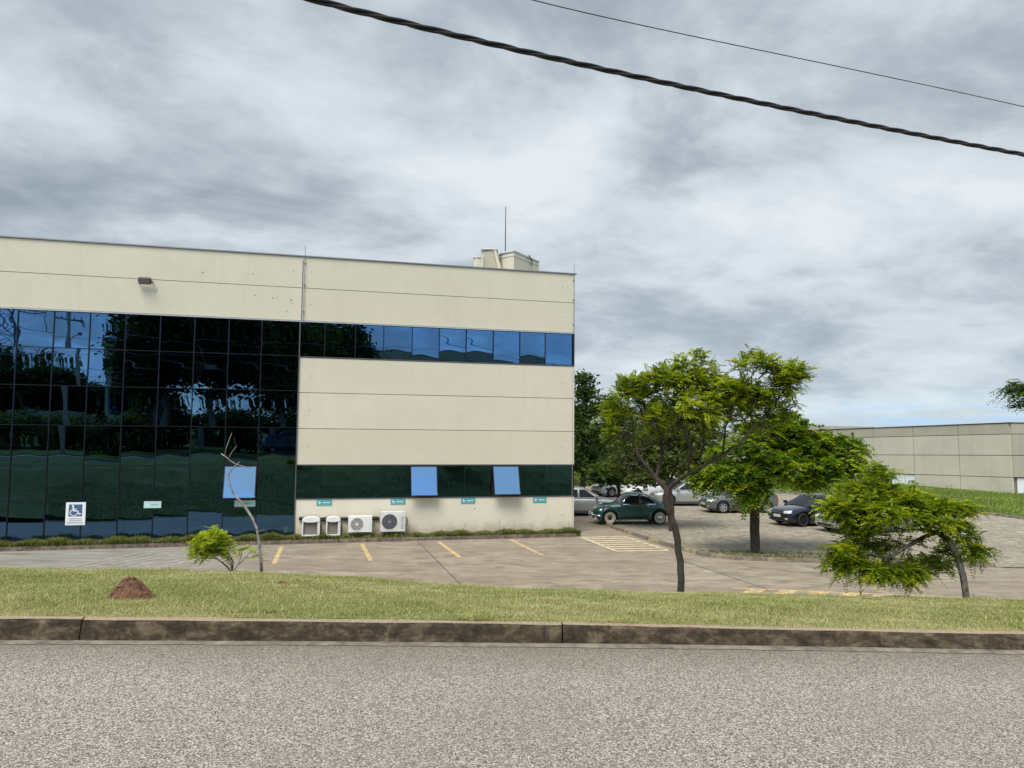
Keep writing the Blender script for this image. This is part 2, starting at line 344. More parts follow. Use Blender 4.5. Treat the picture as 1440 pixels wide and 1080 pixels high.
# ------------------------------------------------------------------ ground, road, kerbs
def sheet(name, poly, z, m, sub=0):
    mb = MB(); mb.add([(x, y, z) for x, y in poly], [tuple(range(len(poly)))])
    o = mb.build(name, MATS[m], kind='structure'); return o
def kerbY(x): x = np.clip(x, -22, 16); return 6.0 - 0.0042 * x * x
def kerbH(x): return np.interp(x, [-4, 0, 2, 4], [.175, .159, .133, .127])
RZ = 2.25
sheet('ground', [(-900, 12), (900, 12), (900, 1500), (-900, 1500)], -0.03, 'field')
XS = np.linspace(-60, 60, 121)
rd = MB(); vs = []; fs = []
for i, x in enumerate(XS):
    for y in (kerbY(x) - 0.02, 3.0, 0.0, -3.2 - 0.0042 * min(x * x, 484)): vs.append((x, y, RZ))
for i in range(len(XS) - 1):
    for k in range(3): a = i * 4 + k; fs.append((a, a + 1, a + 5, a + 4))
rd.add(vs, fs); rd.build('road', MATS['road'], kind='structure')
def kerb_run(name, pts, z0, h, w, m, seg=1.0, gap=0.012, r=0.035, slant=0.03, mfun=None, mats=None, hfun=None):
    """kerb along pts (2-D, face on the right-hand side of travel)"""
    pts = [np.array(p, float) for p in pts]; cum = [0]
    for a, b in zip(pts, pts[1:]): cum.append(cum[-1] + np.linalg.norm(b - a))
    def P(s):
        s = min(max(s, 0), cum[-1])
        for i in range(len(pts) - 1):
            if s <= cum[i + 1] + 1e-9:
                t = (s - cum[i]) / (cum[i + 1] - cum[i] + 1e-9); d = pts[i + 1] - pts[i]; d = d / np.linalg.norm(d); return pts[i] * (1 - t) + pts[i + 1] * t, d
    prof = [(-0.0, -0.15), (0.0, 0.0), (slant, h - r), (slant + r * 0.35, h - r * 0.3), (slant + r * 1.1, h), (w, h), (w, -0.15)]
    mb = MB(); s = 0.0; k = 0; rng = random.Random(5)
    while s < cum[-1] - 0.01:
        e = min(s + seg * rng.uniform(0.97, 1.03), cum[-1]); n = max(2, int((e - s) / 0.25) + 1); vs = []
        dz = rng.uniform(-0.004, 0.004); dd = rng.uniform(-0.005, 0.005)
        for i in range(n):
            q, d = P(s + gap / 2 + (e - s - gap) * i / (n - 1)); nn = np.array([-d[1], d[0]])
            hs_ = float(hfun(q[0])) / h if hfun else 1.0
            for a, b in prof: jj = rng.uniform(-0.0025, 0.0025); vs.append((*(q + nn * (a + dd + jj)), z0 + b * (hs_ if b > 0 else 1) + (dz + jj if b > 0 else 0)))
        m_ = len(prof); fs = [(i * m_ + j, i * m_ + j + 1, (i + 1) * m_ + j + 1, (i + 1) * m_ + j) for i in range(n - 1) for j in range(m_ - 1)]
        fs += [tuple(range(m_)), tuple((n - 1) * m_ + j for j in range(m_ - 1, -1, -1))]
        mb.add(vs, fs, mfun(k, s) if mfun else 0); s = e; k += 1
    return mb.build(name, mats or MATS[m], kind='structure')
kerb_run('kerb', [(x, kerbY(x)) for x in np.arange(-3.55 - 3.77 * 7, 30, 0.1885)], RZ, 0.165, 0.10, 'kerb', seg=3.77, gap=0.012, hfun=kerbH)
gt = MB(); vs = []; fs = []
rng = random.Random(2)
GX = np.arange(-30, 30.01, 0.12)
for i, x in enumerate(GX):
    y = kerbY(x); vs += [(x, y + 0.005, RZ + 0.012), (x, y - 0.045, RZ + 0.010), (x, y - 0.07 - rng.uniform(0, 0.018), RZ + 0.004)]
for i in range(len(GX) - 1):
    for k in range(2): a = i * 3 + k; fs.append((a, a + 3, a + 4, a + 1))
gt.add(vs, fs); gt.build('gutter', MATS['gutter'], kind='structure')
# far side of the street behind the viewer
kerb_run('kerb', [(x, -3.2 - 0.0042 * min(x * x, 484)) for x in np.arange(40, -40, -1.0)], RZ, 0.15, 0.15, 'kerb_pale', seg=3.0)
# verge terrain
CX = np.array([-60, -7.41, -5.24, -3.48, -1.62, -0.18, 1.47, 2.92, 4.15, 6.01, 7.45, 60]) / 11.0
CZ = np.array([1.98, 1.91, 1.91, 1.885, 1.79, 1.70, 1.665, 1.65, 1.63, 1.615, 1.58, 1.40])
def vergeZ(x, y):
    x = np.asarray(x, float); y = np.asarray(y, float); yk = kerbY(x) + 0.09; crest = np.interp(x / 11.0, CX, CZ)
    crest = crest - 0.02
    top = RZ + kerbH(x) - 0.01
    t = np.clip((y - yk) / (11 - yk), 0, 1); z1 = top + (crest - top) * t + 0.05 * np.sin(np.pi * t)
    s = np.clip((y - 11) / 6.2, 0, 1); z2 = crest * (1 - (s * (1.0 + 0.55 * (1 - s)))) - 0.02 * s
    b = 0.012 * np.sin(3.1 * x + 1.3 * y) * np.sin(2.3 * y - 0.9 * x) + 0.008 * np.sin(7.3 * x + 2) * np.sin(6.1 * y)
    return np.where(y < 11, z1, z2) + b * np.clip((y - yk) * 3, 0, 1) * np.clip((17.0 - y), 0, 1)
gx = np.arange(-45, 45.01, 0.15); gyf = np.r_[0, np.cumsum(np.full(80, 0.14))]
X, Y = np.meshgrid(gx, gyf, indexing='ij'); Y = Y + kerbY(X) + 0.085
Z = vergeZ(X, Y); V = np.stack([X, Y, Z], -1).reshape(-1, 3); ny = len(gyf); ii = np.arange(len(gx) - 1)[:, None] * ny + np.arange(ny - 1)[None]
F = np.stack([ii, ii + ny, ii + ny + 1, ii + 1], -1).reshape(-1, 4)
tag(link('grass_bank', npmesh('bank', V, F), MATS['turf'], None, True), kind='structure')
# lot surfaces
sheet('parking_lot', [(-70, 14), (70, 14), (70, 62), (-70, 62)], 0.0, 'lot')
ISL = [(4.0, 33.6), (4.25, 31.6), (4.52, 30.55), (4.75, 29.6), (4.95, 28.6), (5.35, 27.2), (5.85, 25.75), (6.15, 24.95), (6.55, 24.4), (7.05, 24.05), (7.7, 23.8), (8.7, 23.62), (9.8, 23.5), (12, 23.28), (14.8, 23.03)]
sheet('cobbled_lot', ISL[::-1] + [(3.6, 36.5), (-3, 37.5), (-12, 40), (-12, 58), (60, 58), (60, 19.5)], 0.012, 'cobble')
def ymf(k, s): return 1 if k % 3 == 1 and s < 9.5 else 0
kerb_run('island_kerb', [(x, y) for x, y in ISL[::-1]][::-1], 0.0, 0.12, 0.14, 'kerb_pale', seg=0.8, mfun=lambda k, s: ymf(k, s), mats=[MATS['kerb_pale'], MATS['kerb_yellow']])
FK = [(60, 33.5), (36, 33.8), (27.5, 34.6), (24.9, 36.6), (24.3, 40.2), (23.3, 43.2), (21.5, 47), (19, 51.5), (15, 55)]
kerb_run('field_kerb', FK[::-1], 0.0, 0.12, 0.16, 'kerb_pale', seg=1.0)
sheet('field', FK[::-1] + [(60, 33.5), (200, 33.5), (200, 300), (-200, 300), (-200, 57.0), (9, 57.0)], 0.022, 'field')
# markings
def stripe(a, b, w, m='line_yellow', z=0.004, name='parking_line'):
    a = np.array(a, float); b = np.array(b, float); d = b - a; d /= np.linalg.norm(d); n = np.array([-d[1], d[0]]) * w / 2
    return MB().add([(*(a + n), z), (*(a - n), z), (*(b - n), z), (*(b + n), z)], [(0, 1, 2, 3)]).build(name, MATS[m], kind='structure')
for a, b in (((-7.81, 25.85), (-7.0, 22.43)), ((-5.22, 26.55), (-4.24, 23.08)), ((-2.59, 27.25), (-1.59, 23.9)), ((0.03, 27.95), (1.04, 24.47))):
    stripe(a, b, 0.14)
stripe((-3.35, 27.3), (-1.1, 19.0), 0.025, 'dark_grey', name='expansion_joint')
stripe((8.0, 20.1), (-0.5, 30.8), 0.0001, 'dark_grey', z=-0.01, name='expansion_joint') if False else None
stripe((5.2, 24.4), (6.6, 19.4), 0.03, 'dark_grey', name='expansion_joint')
stripe((15, 23.0), (60, 19.6), 0.05, 'dark_grey', z=0.02, name='expansion_joint')
hc = [np.array(p) for p in ((2.71, 28.76), (4.36, 29.27), (5.39, 25.78), (3.56, 25.51))]
hm = MB()
def hbar(a, b, w):
    d = (b - a) / np.linalg.norm(b - a); n = np.array([-d[1], d[0]]) * w / 2
    hm.add([(*(a + n), 0.004), (*(a - n), 0.004), (*(b - n), 0.004), (*(b + n), 0.004)], [(0, 1, 2, 3)])
for k in range(8):
    t = k / 7.0; hbar(hc[0] * (1 - t) + hc[3] * t, hc[1] * (1 - t) + hc[2] * t, 0.15)
n_ = len(hm.v)
for a, b in ((hc[0], hc[3]), (hc[1], hc[2])):
    d = (b - a) / np.linalg.norm(b - a); n = np.array([-d[1], d[0]]) * 0.05
    hm.add([(*(a + n), 0.008), (*(a - n), 0.008), (*(b - n), 0.008), (*(b + n), 0.008)], [(0, 1, 2, 3)])
hm.build('hatched_marking', MATS['line_pale'], kind='structure')
# yellow border with triangular stripes beyond the crest
bm_ = MB(); A = np.array([5.72, 19.62]); B = np.array([14.2, 18.2]); Dv = (B - A) / np.linalg.norm(B - A); Nv = np.array([Dv[1], -Dv[0]])
bm_.add([(*A, 0.004), (*(A + Nv * 0.12), 0.004), (*(B + Nv * 0.12), 0.004), (*B, 0.004)], [(0, 1, 2, 3)])
for k in range(9):
    a = A + Dv * (0.45 + k * 0.75) + Nv * 0.12; b = a + Dv * 0.42; sh = Nv * 0.55 - Dv * 0.3
    bm_.add([(*a, 0.004), (*b, 0.004), (*(b + sh), 0.004), (*(a + sh), 0.004)], [(0, 1, 2, 3)])
bm_.build('striped_marking', MATS['line_yellow'], kind='structure')
sm = MB(); A = np.array([9.9, 21.2]); B = np.array([9.2, 17.8]); Dv = (B - A) / np.linalg.norm(B - A); Nv = np.array([Dv[1], -Dv[0]]) * 0.16
for k in range(9):
    a = A + Dv * (k * 0.38); b = a + Dv * 0.2
    sm.add([(*a, 0.005), (*(a + Nv), 0.005), (*(b + Nv - Dv * 0.1), 0.005), (*(b - Dv * 0.1), 0.005)], [(0, 1, 2, 3)])
sm.build('dashed_marking', MATS['line_yellow'], kind='structure')
fd = MB()
for k in range(7):
    x = -12.6 + k * 0.42; a = np.array([x + 0.8, 24.3 - 0.06 * k]); b = np.array([x, 21.6]); d = (b - a) / np.linalg.norm(b - a); n = np.array([-d[1], d[0]]) * 0.06
    fd.add([(*(a + n), 0.004), (*(a - n), 0.004), (*(b - n), 0.004), (*(b + n), 0.004)], [(0, 1, 2, 3)])
fd.build('faded_marking', MATS['line_white'], kind='structure')
# ------------------------------------------------------------------ office building
ANG = RAD(14.25); CORNER = (2.5, 29.75, 0.0)
office = empty('office_building', CORNER, RAD(180 + 14.25), 'cream concrete panel office block with dark mirror curtain wall and ribbon windows', 'building')
ZR = [7.93, 6.68, 5.40, 4.06, 2.70, 1.50, 0.26]
SC = [10.62, 11.93, 13.05, 14.19, 15.31, 16.42, 17.54, 18.64, 19.73, 20.83, 21.94, 23.05, 24.16, 25.27]
SS = [0.10, 1.23, 2.27, 3.34, 4.41, 5.46, 6.50, 7.57, 8.61, 9.72, 10.60]
END = 40.0
b_ = MB(); b_.box(0.06, END, -26, -0.16, 0, 10.2); b_.build('structure_core', MATS['seam'], office)
b_ = MB(); b_.box(-0.0, END, -26.0, -25.85, -0.1, 10.36); b_.box(0.0, 0.058, -25.84, -0.17, 0, 10.36); b_.build('side_wall', MATS['wall'], office)
b_ = MB(); b_.box(0.08, END, -25.8, -0.2, 10.201, 10.25); b_.build('flat_roof', MATS['roof'], office)
G = 0.009
def panel(x0, x1, z0, z1, m='wall'):
    MB().box(x0 + G, x1 - G, -0.15, 0, z0 + G, z1 - G).build('wall_panel', MATS[m], office, bevel=0.006)
for x0, x1 in ((0, 10.56), (10.56, 21.3), (21.3, 32), (32, END)):
    panel(x0, x1, 7.98, 9.19); panel(x0, x1, 9.19, 10.36)
for z0, z1 in ((2.72, 4.03), (4.03, 5.34), (5.34, 6.63)): panel(0, 10.60, z0, z1)
for z0, z1 in ((0, 2.7), (2.7, 5.3), (5.3, 7.96)): panel(25.32, END, z0, z1)
panel(0, 10.60, 0.0, 1.485, 'basewall')
MB().box(-0.06, END, -0.25, 0.05, 10.36, 10.398).box(-0.06, 0.14, -26, -0.251, 10.36, 10.396).build('coping', MATS['coping'], office)
MB().box(0.0, END, -0.12, 0.03, 7.935, 7.975).build('head_flashing', MATS['alu'], office)
MB().box(0.0, 10.6, -0.12, 0.02, 6.635, 6.668).box(0.0, 10.6, -0.12, 0.03, 1.487, 1.51).box(0.0, 10.6, -0.12, 0.02, 2.695, 2.719).build('sill_flashing', MATS['mullion_pale'], office)
MB().box(0.012, 0.085, -0.14, 0.012, 6.67, 7.934).build('corner_frame', MATS['mullion'], office); MB().box(0.012, 0.085, -0.14, 0.012, 1.512, 2.69).build('corner_frame', MATS['mullion'], office)
rg = random.Random(11)
def pane(x0, x1, z0, z1, name='window_pane'):
    cx, cz = (x0 + x1) / 2, (z0 + z1) / 2; M = Matrix.Translation((cx, -0.03, cz)) @ Matrix.Rotation(RAD(rg.gauss(0, 0.22)), 4, 'X') @ Matrix.Rotation(RAD(rg.gauss(0, 0.32)), 4, 'Z')
    hw, hh = (x1 - x0) / 2 - 0.004, (z1 - z0) / 2 - 0.004
    n = 1; me = MB().box(-hw, hw, -0.02, 0, -hh, hh); o = me.build(name, MATS['curtain_glass'], office)
    o.matrix_local = M; return o
OPEN = {('c', 1, 4), ('s', 6), ('s', 3)}
def open_pane(x0, x1, z0, z1, ang):
    fr = MB(); h = z1 - z0 - 0.03; w = x1 - x0 - 0.03; t = 0.03
    for a in ((0, w, -0.03, 0.0, -t, 0), (0, w, -0.03, 0.0, -h, -h + t), (0, t, -0.03, 0.0, -h + t, -t), (w - t, w, -0.03, 0.0, -h + t, -t)): fr.box(*a)
    o = fr.build('open_window', MATS['mullion'], office); o.location = (x0 + 0.015, 0.035, z1 - 0.015); o.rotation_euler = (RAD(ang), 0, 0)
    MB().box(t, w - t, -0.022, -0.006, -h + t, -t).build('glass', MATS['open_glass'], o)
    MB().box(x0, x1, -0.1, -0.05, z0, z1).build('window_void', MATS['dark'], office)
    st = MB(); p0 = np.array([x0 + 0.03, -0.02, z0 + 0.05]); p1 = np.array([x0 + 0.03, 0.035 + math.sin(RAD(ang)) * h * 0.95, z1 - math.cos(RAD(ang)) * h * 0.95]); st.tube([p0, p1], 0.012, 5); st.build('window_stay', MATS['alu'], office)
for j in range(6):
    for i in range(13):
        x0, x1 = SC[i], SC[i + 1]
        if ('c', i, j) in OPEN: open_pane(x0, x1, ZR[j + 1], ZR[j], 17)
        else: pane(x0 + 0.012, x1 - 0.012, ZR[j + 1] + 0.012, ZR[j] - 0.012)
for i in range(10):
    pane(SS[i] + 0.012, SS[i + 1] - 0.012, ZR[1] + 0.0, ZR[0] - 0.01)
for i in range(10):
    if ('s', i) in {('s', 2), ('s', 5)}: open_pane(SS[i], SS[i + 1], 1.515, 2.69, 17 if i == 5 else 19)
    else: pane(SS[i] + 0.012, SS[i + 1] - 0.012, 1.515, 2.69)
def mull(*a): MB().box(*a).build('mullion', MATS['mullion'], office)
for i, s in enumerate(SC):
    if i: mull(s - 0.015, s + 0.015, -0.06, 0.012, ZR[6], ZR[0])
for z in ZR[1:]: mull(SC[0], SC[-1], -0.058, 0.007, z - 0.012, z + 0.012)
for s in SS[1:-1]: mull(s - 0.015, s + 0.015, -0.06, 0.01, ZR[1] + 0.01, ZR[0]); mull(s - 0.013, s + 0.013, -0.06, 0.01, 1.51, 2.695)
MB().box(10.585, 10.625, -0.05, 0.04, 0.2, 7.93).build('corner_mullion', MATS['mullion_pale'], office)
MB().box(10.60, END, -0.1, -0.06, 0.0, 7.93).build('window_backing', MATS['dark'], office)
MB().box(10.63, 25.3, -0.06, -0.01, 0.0, 0.24).build('glass_plinth', MATS['dark_grey'], office)
for s, z0, z1 in ((10.50, 7.98, 10.75), (0.06, 7.98, 10.75), (10.66, 7.98, 10.0)):
    if s == 10.66: MB().tube([(10.58, 0.02, 7.99), (10.58, 0.02, 10.36)], 0.014, 6).build('conduit', MATS['alu'], office); continue
    t_ = MB(); t_.tube([(s, 0.06, z0), (s, 0.06, z1)], [0.014, 0.010], 6)
    for z in (8.3, 9.3, 10.1): t_.box(s - 0.03, s + 0.03, 0, 0.06, z, z + 0.03)
    t_.build('lightning_rod', MATS['mid_grey'], office)
MB().tube([(0.09, 0.012, 0.1), (0.09, 0.012, 6.6)], 0.008, 5).build('conduit', MATS['alu'], office)
pl = MB()
for z in (8.6, 9.8, 5.95, 4.7, 3.4, 0.75):
    for s in (0.52, 10.2) if z < 8 else (0.52, 10.25, 10.9):
        if z == 0.75 and s > 1: continue
        MB().lathe([(0.0, 0.006), (0.025, 0.005), (0.03, 0.0)], 10, 'y', (s, 0, z)).build('lifting_plug', MATS['plug'], office)
# spalls and marks on the parapet panels
sp_ = MB(); r2 = random.Random(4)
for s, z, a in ((14.0, 9.55, 0.035), (11.6, 8.75, 0.03), (11.45, 8.78, 0.02), (12.55, 8.8, 0.02), (10.95, 8.72, 0.04), (12.2, 8.82, 0.03), (16.9, 8.9, 0.02), (13.6, 8.8, 0.02), (12.3, 9.6, 0.03), (11.1, 8.3, 0.025), (4.0, 1.05, 0.03)):
    sp_ = MB(); sp_.add([(s + a * r2.uniform(.6, 1) * math.cos(q), 0.003, z + a * r2.uniform(.6, 1) * math.sin(q)) for q in [k * math.pi / 4 for k in range(8)]], [tuple(range(8))])
    sp_.build('spalled_patch', MATS['brown_grey'], office)
# roof volumes
rb = empty('roof_stairhead', (0.0, 34.0, 10.2), 0, 'cream stair head box with a thin mast standing on the flat office roof', 'roof box')
def prismz(name, poly, z0, z1, m, par, **k): return MB().prism(poly, z0, z1).build(name, MATS[m], par, **k)
prismz('main_block', [(0.03, 0), (1.25, 2.1), (0.0, 2.8), (-0.62, 0.75), (-0.5, 0.42)], 0, 2.12, 'wall', rb)
prismz('roof_slab', [(0.03, -0.08), (1.32, 2.1), (0.0, 2.9), (-0.7, 0.85), (-0.56, 0.36)], 2.12, 2.17, 'off_white', rb)
prismz('trim_band', [(0.035, -0.03), (1.27, 2.1), (0.0, 2.83), (-0.65, 0.8), (-0.52, 0.4)], 1.93, 2.03, 'off_white', rb)
w_ = MB(); w_.add([(-1.45, 0.0, 0), (-0.35, 0.0, 0), (-0.95, 0.0, 2.2), (-1.45, 0.0, 2.05), (-1.45, 1.8, 0), (-0.35, 1.8, 0), (-0.95, 1.8, 2.2), (-1.45, 1.8, 2.05)], [(0, 1, 2, 3), (7, 6, 5, 4), (1, 5, 6, 2), (3, 2, 6, 7), (0, 3, 7, 4), (0, 4, 5, 1)])
w_.build('raking_wall', MATS['concrete_dark'], rb)  # shaded grey face, its shade put into the darker concrete colour
MB().add([(-0.93, -0.03, 2.2), (-0.80, -0.03, 2.2), (-0.15, -0.03, 0), (-0.37, -0.03, 0), (-0.93, 1.8, 2.2), (-0.80, 1.8, 2.2), (-0.15, 1.8, 0), (-0.37, 1.8, 0)], [(0, 1, 2, 3), (7, 6, 5, 4), (1, 5, 6, 2), (0, 4, 5, 1), (3, 2, 6, 7), (0, 3, 7, 4)]).build('raking_cheek', MATS['wall'], rb)
MB().box(-1.5, -0.72, -0.06, 1.9, 2.2, 2.27).build('roof_slab', MATS['off_white'], rb); MB().box(-1.86, -1.51, 0.1, 1.5, 1.86, 1.9).build('roof_slab', MATS['off_white'], rb); MB().box(-0.79, -0.40, 0.9, 2.2, 0, 2.08).build('link_block', MATS['wall'], rb)
MB().box(-1.82, -1.451, 0.15, 1.45, 0, 1.86).build('side_block', MATS['wall'], rb)
ld = MB(); 
for x in (-1.72, -1.42): ld.tube([(x - 0.03, -0.35, 1.0), (x + 0.04, -0.1, 1.95)], 0.018, 5)
for k in range(5): t = k / 4; ld.tube([(-1.75 + 0.07 * t, -0.35 + 0.25 * t, 1.05 + 0.85 * t), (-1.45 + 0.07 * t, -0.35 + 0.25 * t, 1.05 + 0.85 * t)], 0.014, 5)
ld.build('ladder', MATS['off_white'], rb)
MB().tube([(-0.38, 0.9, 2.15), (-0.38, 0.9, 4.5)], [0.03, 0.02], 6).build('mast', MATS['dark_grey'], rb)
MB().tube([(0.75, 1.0, 2.2), (0.9, 1.3, 2.0), (0.88, 1.28, 1.75)], 0.025, 5).build('cable_hook', MATS['dark'], rb)
# things fixed to the wall
def onwall(name, s, z, label, cat, group=None, y=0.0):
    o = empty(name, (0, 0, 0), 0, label, cat, group)
    o.matrix_world = Matrix.Translation(CORNER) @ Matrix.Rotation(RAD(194.25), 4, 'Z') @ Matrix.Translation((s, y, z)); return o
# local +x of a wall-mounted thing points LEFT in the photo
SG = [(9.58, 'leftmost teal parking sign, above the hooded air conditioners'),
      (6.92, 'teal parking sign just left of the open window nearest the big air conditioner'),
      (4.26, 'teal parking sign on the cream wall between the two open windows'),
      (1.42, 'teal parking sign nearest the right corner of the office')]
def teal_sign(s, lab, m, y=0.0, z=1.36, w=0.55):
    o = onwall('parking_sign', s, z, lab, 'sign', 'small teal parking signs along the office front', y)
    MB().box(-w / 2, w / 2, 0.002, 0.014, -0.115, 0.115).build('sign_plate', MATS[m], o)
    lg = MB(); lg.add([(0.215, 0.017, 0.055), (0.195, 0.017, 0.065), (0.165, 0.017, -0.01), (0.145, 0.017, -0.07), (0.18, 0.017, -0.055)], [(0, 1, 2, 3, 4)]).add([(0.15, 0.017, 0.02), (0.12, 0.017, 0.02), (0.12, 0.017, -0.03), (0.14, 0.017, -0.03)], [(0, 1, 2, 3)])
    lg.build('emblem', MATS['sign_white'], o)
    tx = MB(); x = 0.04
    for ww, hh in ((0.03, 0.04), (0.022, 0.028), (0.03, 0.028), (0.016, 0.045), (0.03, 0.028), (0.022, 0.028), (0.028, 0.04)):
        tx.add([(x, 0.017, -0.02), (x - ww, 0.017, -0.02), (x - ww, 0.017, -0.02 + hh), (x, 0.017, -0.02 + hh)], [(0, 1, 2, 3)]); x -= ww + 0.008
    tx.build('lettering', MATS['sign_white'] if m == 'teal' else MATS['teal'], o)
for s, l in SG: teal_sign(s, l, 'teal')
teal_sign(15.32, 'pale small sign on the dark glass to the right of the wheelchair sign', 'teal_pale', 0.02)
teal_sign(12.31, 'pale teal sign on the dark glass behind the bare tree under the open pane', 'teal_pale', 0.02, w=0.7)
isa = onwall('accessible_parking_sign', 17.69, 1.09, 'white wheelchair parking sign with blue square on the dark glass', 'sign', None, 0.02)
MB().box(-0.30, 0.30, 0.0, 0.02, -0.38, 0.38).build('sign_plate', MATS['sign_white'], isa)
MB().box(-0.20, 0.21, 0.02, 0.023, -0.09, 0.31).build('blue_square', MATS['sign_blue'], isa)
wc = MB()
def pstroke(mb, pts, w, y):
    for (x0, z0), (x1, z1) in zip(pts, pts[1:]):
        d = np.array([x1 - x0, z1 - z0]); d = d / np.linalg.norm(d); n = np.array([-d[1], d[0]]) * w / 2; e = d * w * 0.3
        mb.add([(x0 - e[0] + n[0], y, z0 - e[1] + n[1]), (x0 - e[0] - n[0], y, z0 - e[1] - n[1]), (x1 + e[0] - n[0], y, z1 + e[1] - n[1]), (x1 + e[0] + n[0], y, z1 + e[1] + n[1])], [(0, 1, 2, 3)])
wc.lathe([(0.0, 0.026), (0.032, 0.026)], 12, 'y', (0.085, 0, 0.265))
pstroke(wc, [(0.08, 0.23), (0.065, 0.11)], 0.045, 0.0262); pstroke(wc, [(0.075, 0.16), (-0.02, 0.155)], 0.028, 0.0264); pstroke(wc, [(0.065, 0.10), (-0.055, 0.095), (-0.115, -0.02), (-0.16, -0.0)], 0.038, 0.0266)
pstroke(wc, [(0.10 + 0.0, 0.13), (0.15, 0.09), (0.165, 0.03), (0.14, -0.03), (0.085, -0.065), (0.02, -0.065), (-0.035, -0.03), (-0.055, 0.01)], 0.028, 0.0268)
wc.build('wheelchair_symbol', MATS['sign_white'], isa)
tx = MB(); r3 = random.Random(8)
for z, a, b in ((-0.17, 0.19, -0.17), (-0.235, 0.19, -0.18), (-0.305, 0.25, -0.24)):
    x = a
    while x > b:
        w = r3.uniform(0.012, 0.028); tx.add([(x, 0.0225, z - 0.015), (x - w, 0.0225, z - 0.015), (x - w, 0.0225, z + 0.015), (x, 0.0225, z + 0.015)], [(0, 1, 2, 3)]); x -= w + 0.008
tx.build('lettering', MATS['mid_grey'], isa)
fl = onwall('floodlight', 15.83, 9.1, 'grey floodlight tilted down on the parapet above the glass', 'floodlight', None, 0.0)
M = Matrix.Translation((0, 0.2, 0)) @ Matrix.Rotation(RAD(-38), 4, 'X')
MB().box(-0.20, 0.20, -0.06, 0.07, -0.11, 0.11, M=M).build('housing', MATS['rust_brown'], fl, bevel=0.01)
MB().box(-0.17, 0.17, 0.071, 0.076, -0.085, 0.085, M=M).build('lens', MATS['mid_grey'], fl)
MB().box(-0.23, -0.205, 0.0, 0.2, -0.02, 0.02).box(0.205, 0.23, 0.0, 0.2, -0.02, 0.02).box(-0.23, 0.23, 0.0, 0.01, -0.03, 0.03).build('bracket', MATS['mid_grey'], fl)
MB().tube([(-0.22, 0.1, -0.02), (-0.26, 0.1, -0.2), (-0.30, 0.06, -0.27), (-0.34, 0.02, -0.18), (-0.31, 0.0, -0.05)], 0.012, 5).build('cable', MATS['off_white'], fl)
def condenser(s, w, h, d, label, m, grille):
    o = onwall('air_conditioner', s, 0.27, label, 'air conditioner', 'air conditioning units along the wall foot', 0.12)
    MB().box(-w / 2, w / 2, 0, d, 0.04, h).build('casing', MATS[m], o, bevel=0.012)
    R = h * 0.38; c = (w * 0.14, d, 0.04 + (h - 0.04) / 2)
    MB().lathe([(R + 0.02, 0.0), (R + 0.02, 0.012), (R - 0.01, 0.012), (R - 0.01, 0.0)], 28, 'y', c).build('fan_ring', MATS[m], o)
    MB().lathe([(0.0, 0.003), (R - 0.011, 0.003)], 28, 'y', c).build('fan_opening', MATS[grille], o)
    gr = MB()
    for k in range(1, 6): gr.lathe([(R * k / 6 - 0.004, 0.008), (R * k / 6 + 0.004, 0.008)], 24, 'y', c)
    for k in range(8): q = k * math.pi / 4; gr.tube([(c[0], d + 0.01, c[2]), (c[0] + R * math.cos(q), d + 0.01, c[2] + R * math.sin(q))], 0.004, 4, mi=0)
    gr.lathe([(0.0, 0.014), (0.05, 0.014), (0.055, 0.005)], 12, 'y', c)
    gr.build('fan_grille', MATS['off_white'] if grille != 'dark_grey' else MATS['mid_grey'], o)
    lv = MB()
    for k in range(7): z = 0.16 + k * (h - 0.3) / 7; lv.box(-w / 2 + 0.05, -w / 2 + 0.16, d, d + 0.006, z, z + 0.02)
    lv.build('side_louvres', MATS['mid_grey'] if grille == 'dark_grey' else MATS[m], o)
    MB().box(-w / 2 + 0.05, -w / 2 + 0.13, -0.05, d + 0.02, 0, 0.04).box(w / 2 - 0.13, w / 2 - 0.05, -0.05, d + 0.02, 0, 0.04).build('feet', MATS['dark_grey'], o)
    MB().tube([(-w / 2, d * 0.5, 0.2), (-w / 2 - 0.08, d * 0.4, 0.24), (-w / 2 - 0.1, 0.1, 0.45), (-w / 2 - 0.06, -0.1, 0.52)], 0.014, 5).build('pipes', MATS['dark'], o)
    return o
condenser(8.30, 0.84, 0.62, 0.33, 'white air conditioner with round fan grille, third unit from the left', 'white_metal', 'brown_grey')
condenser(7.13, 0.90, 0.76, 0.36, 'largest grey air conditioner with dark round fan at the right end of the row', 'off_white', 'dark_grey')
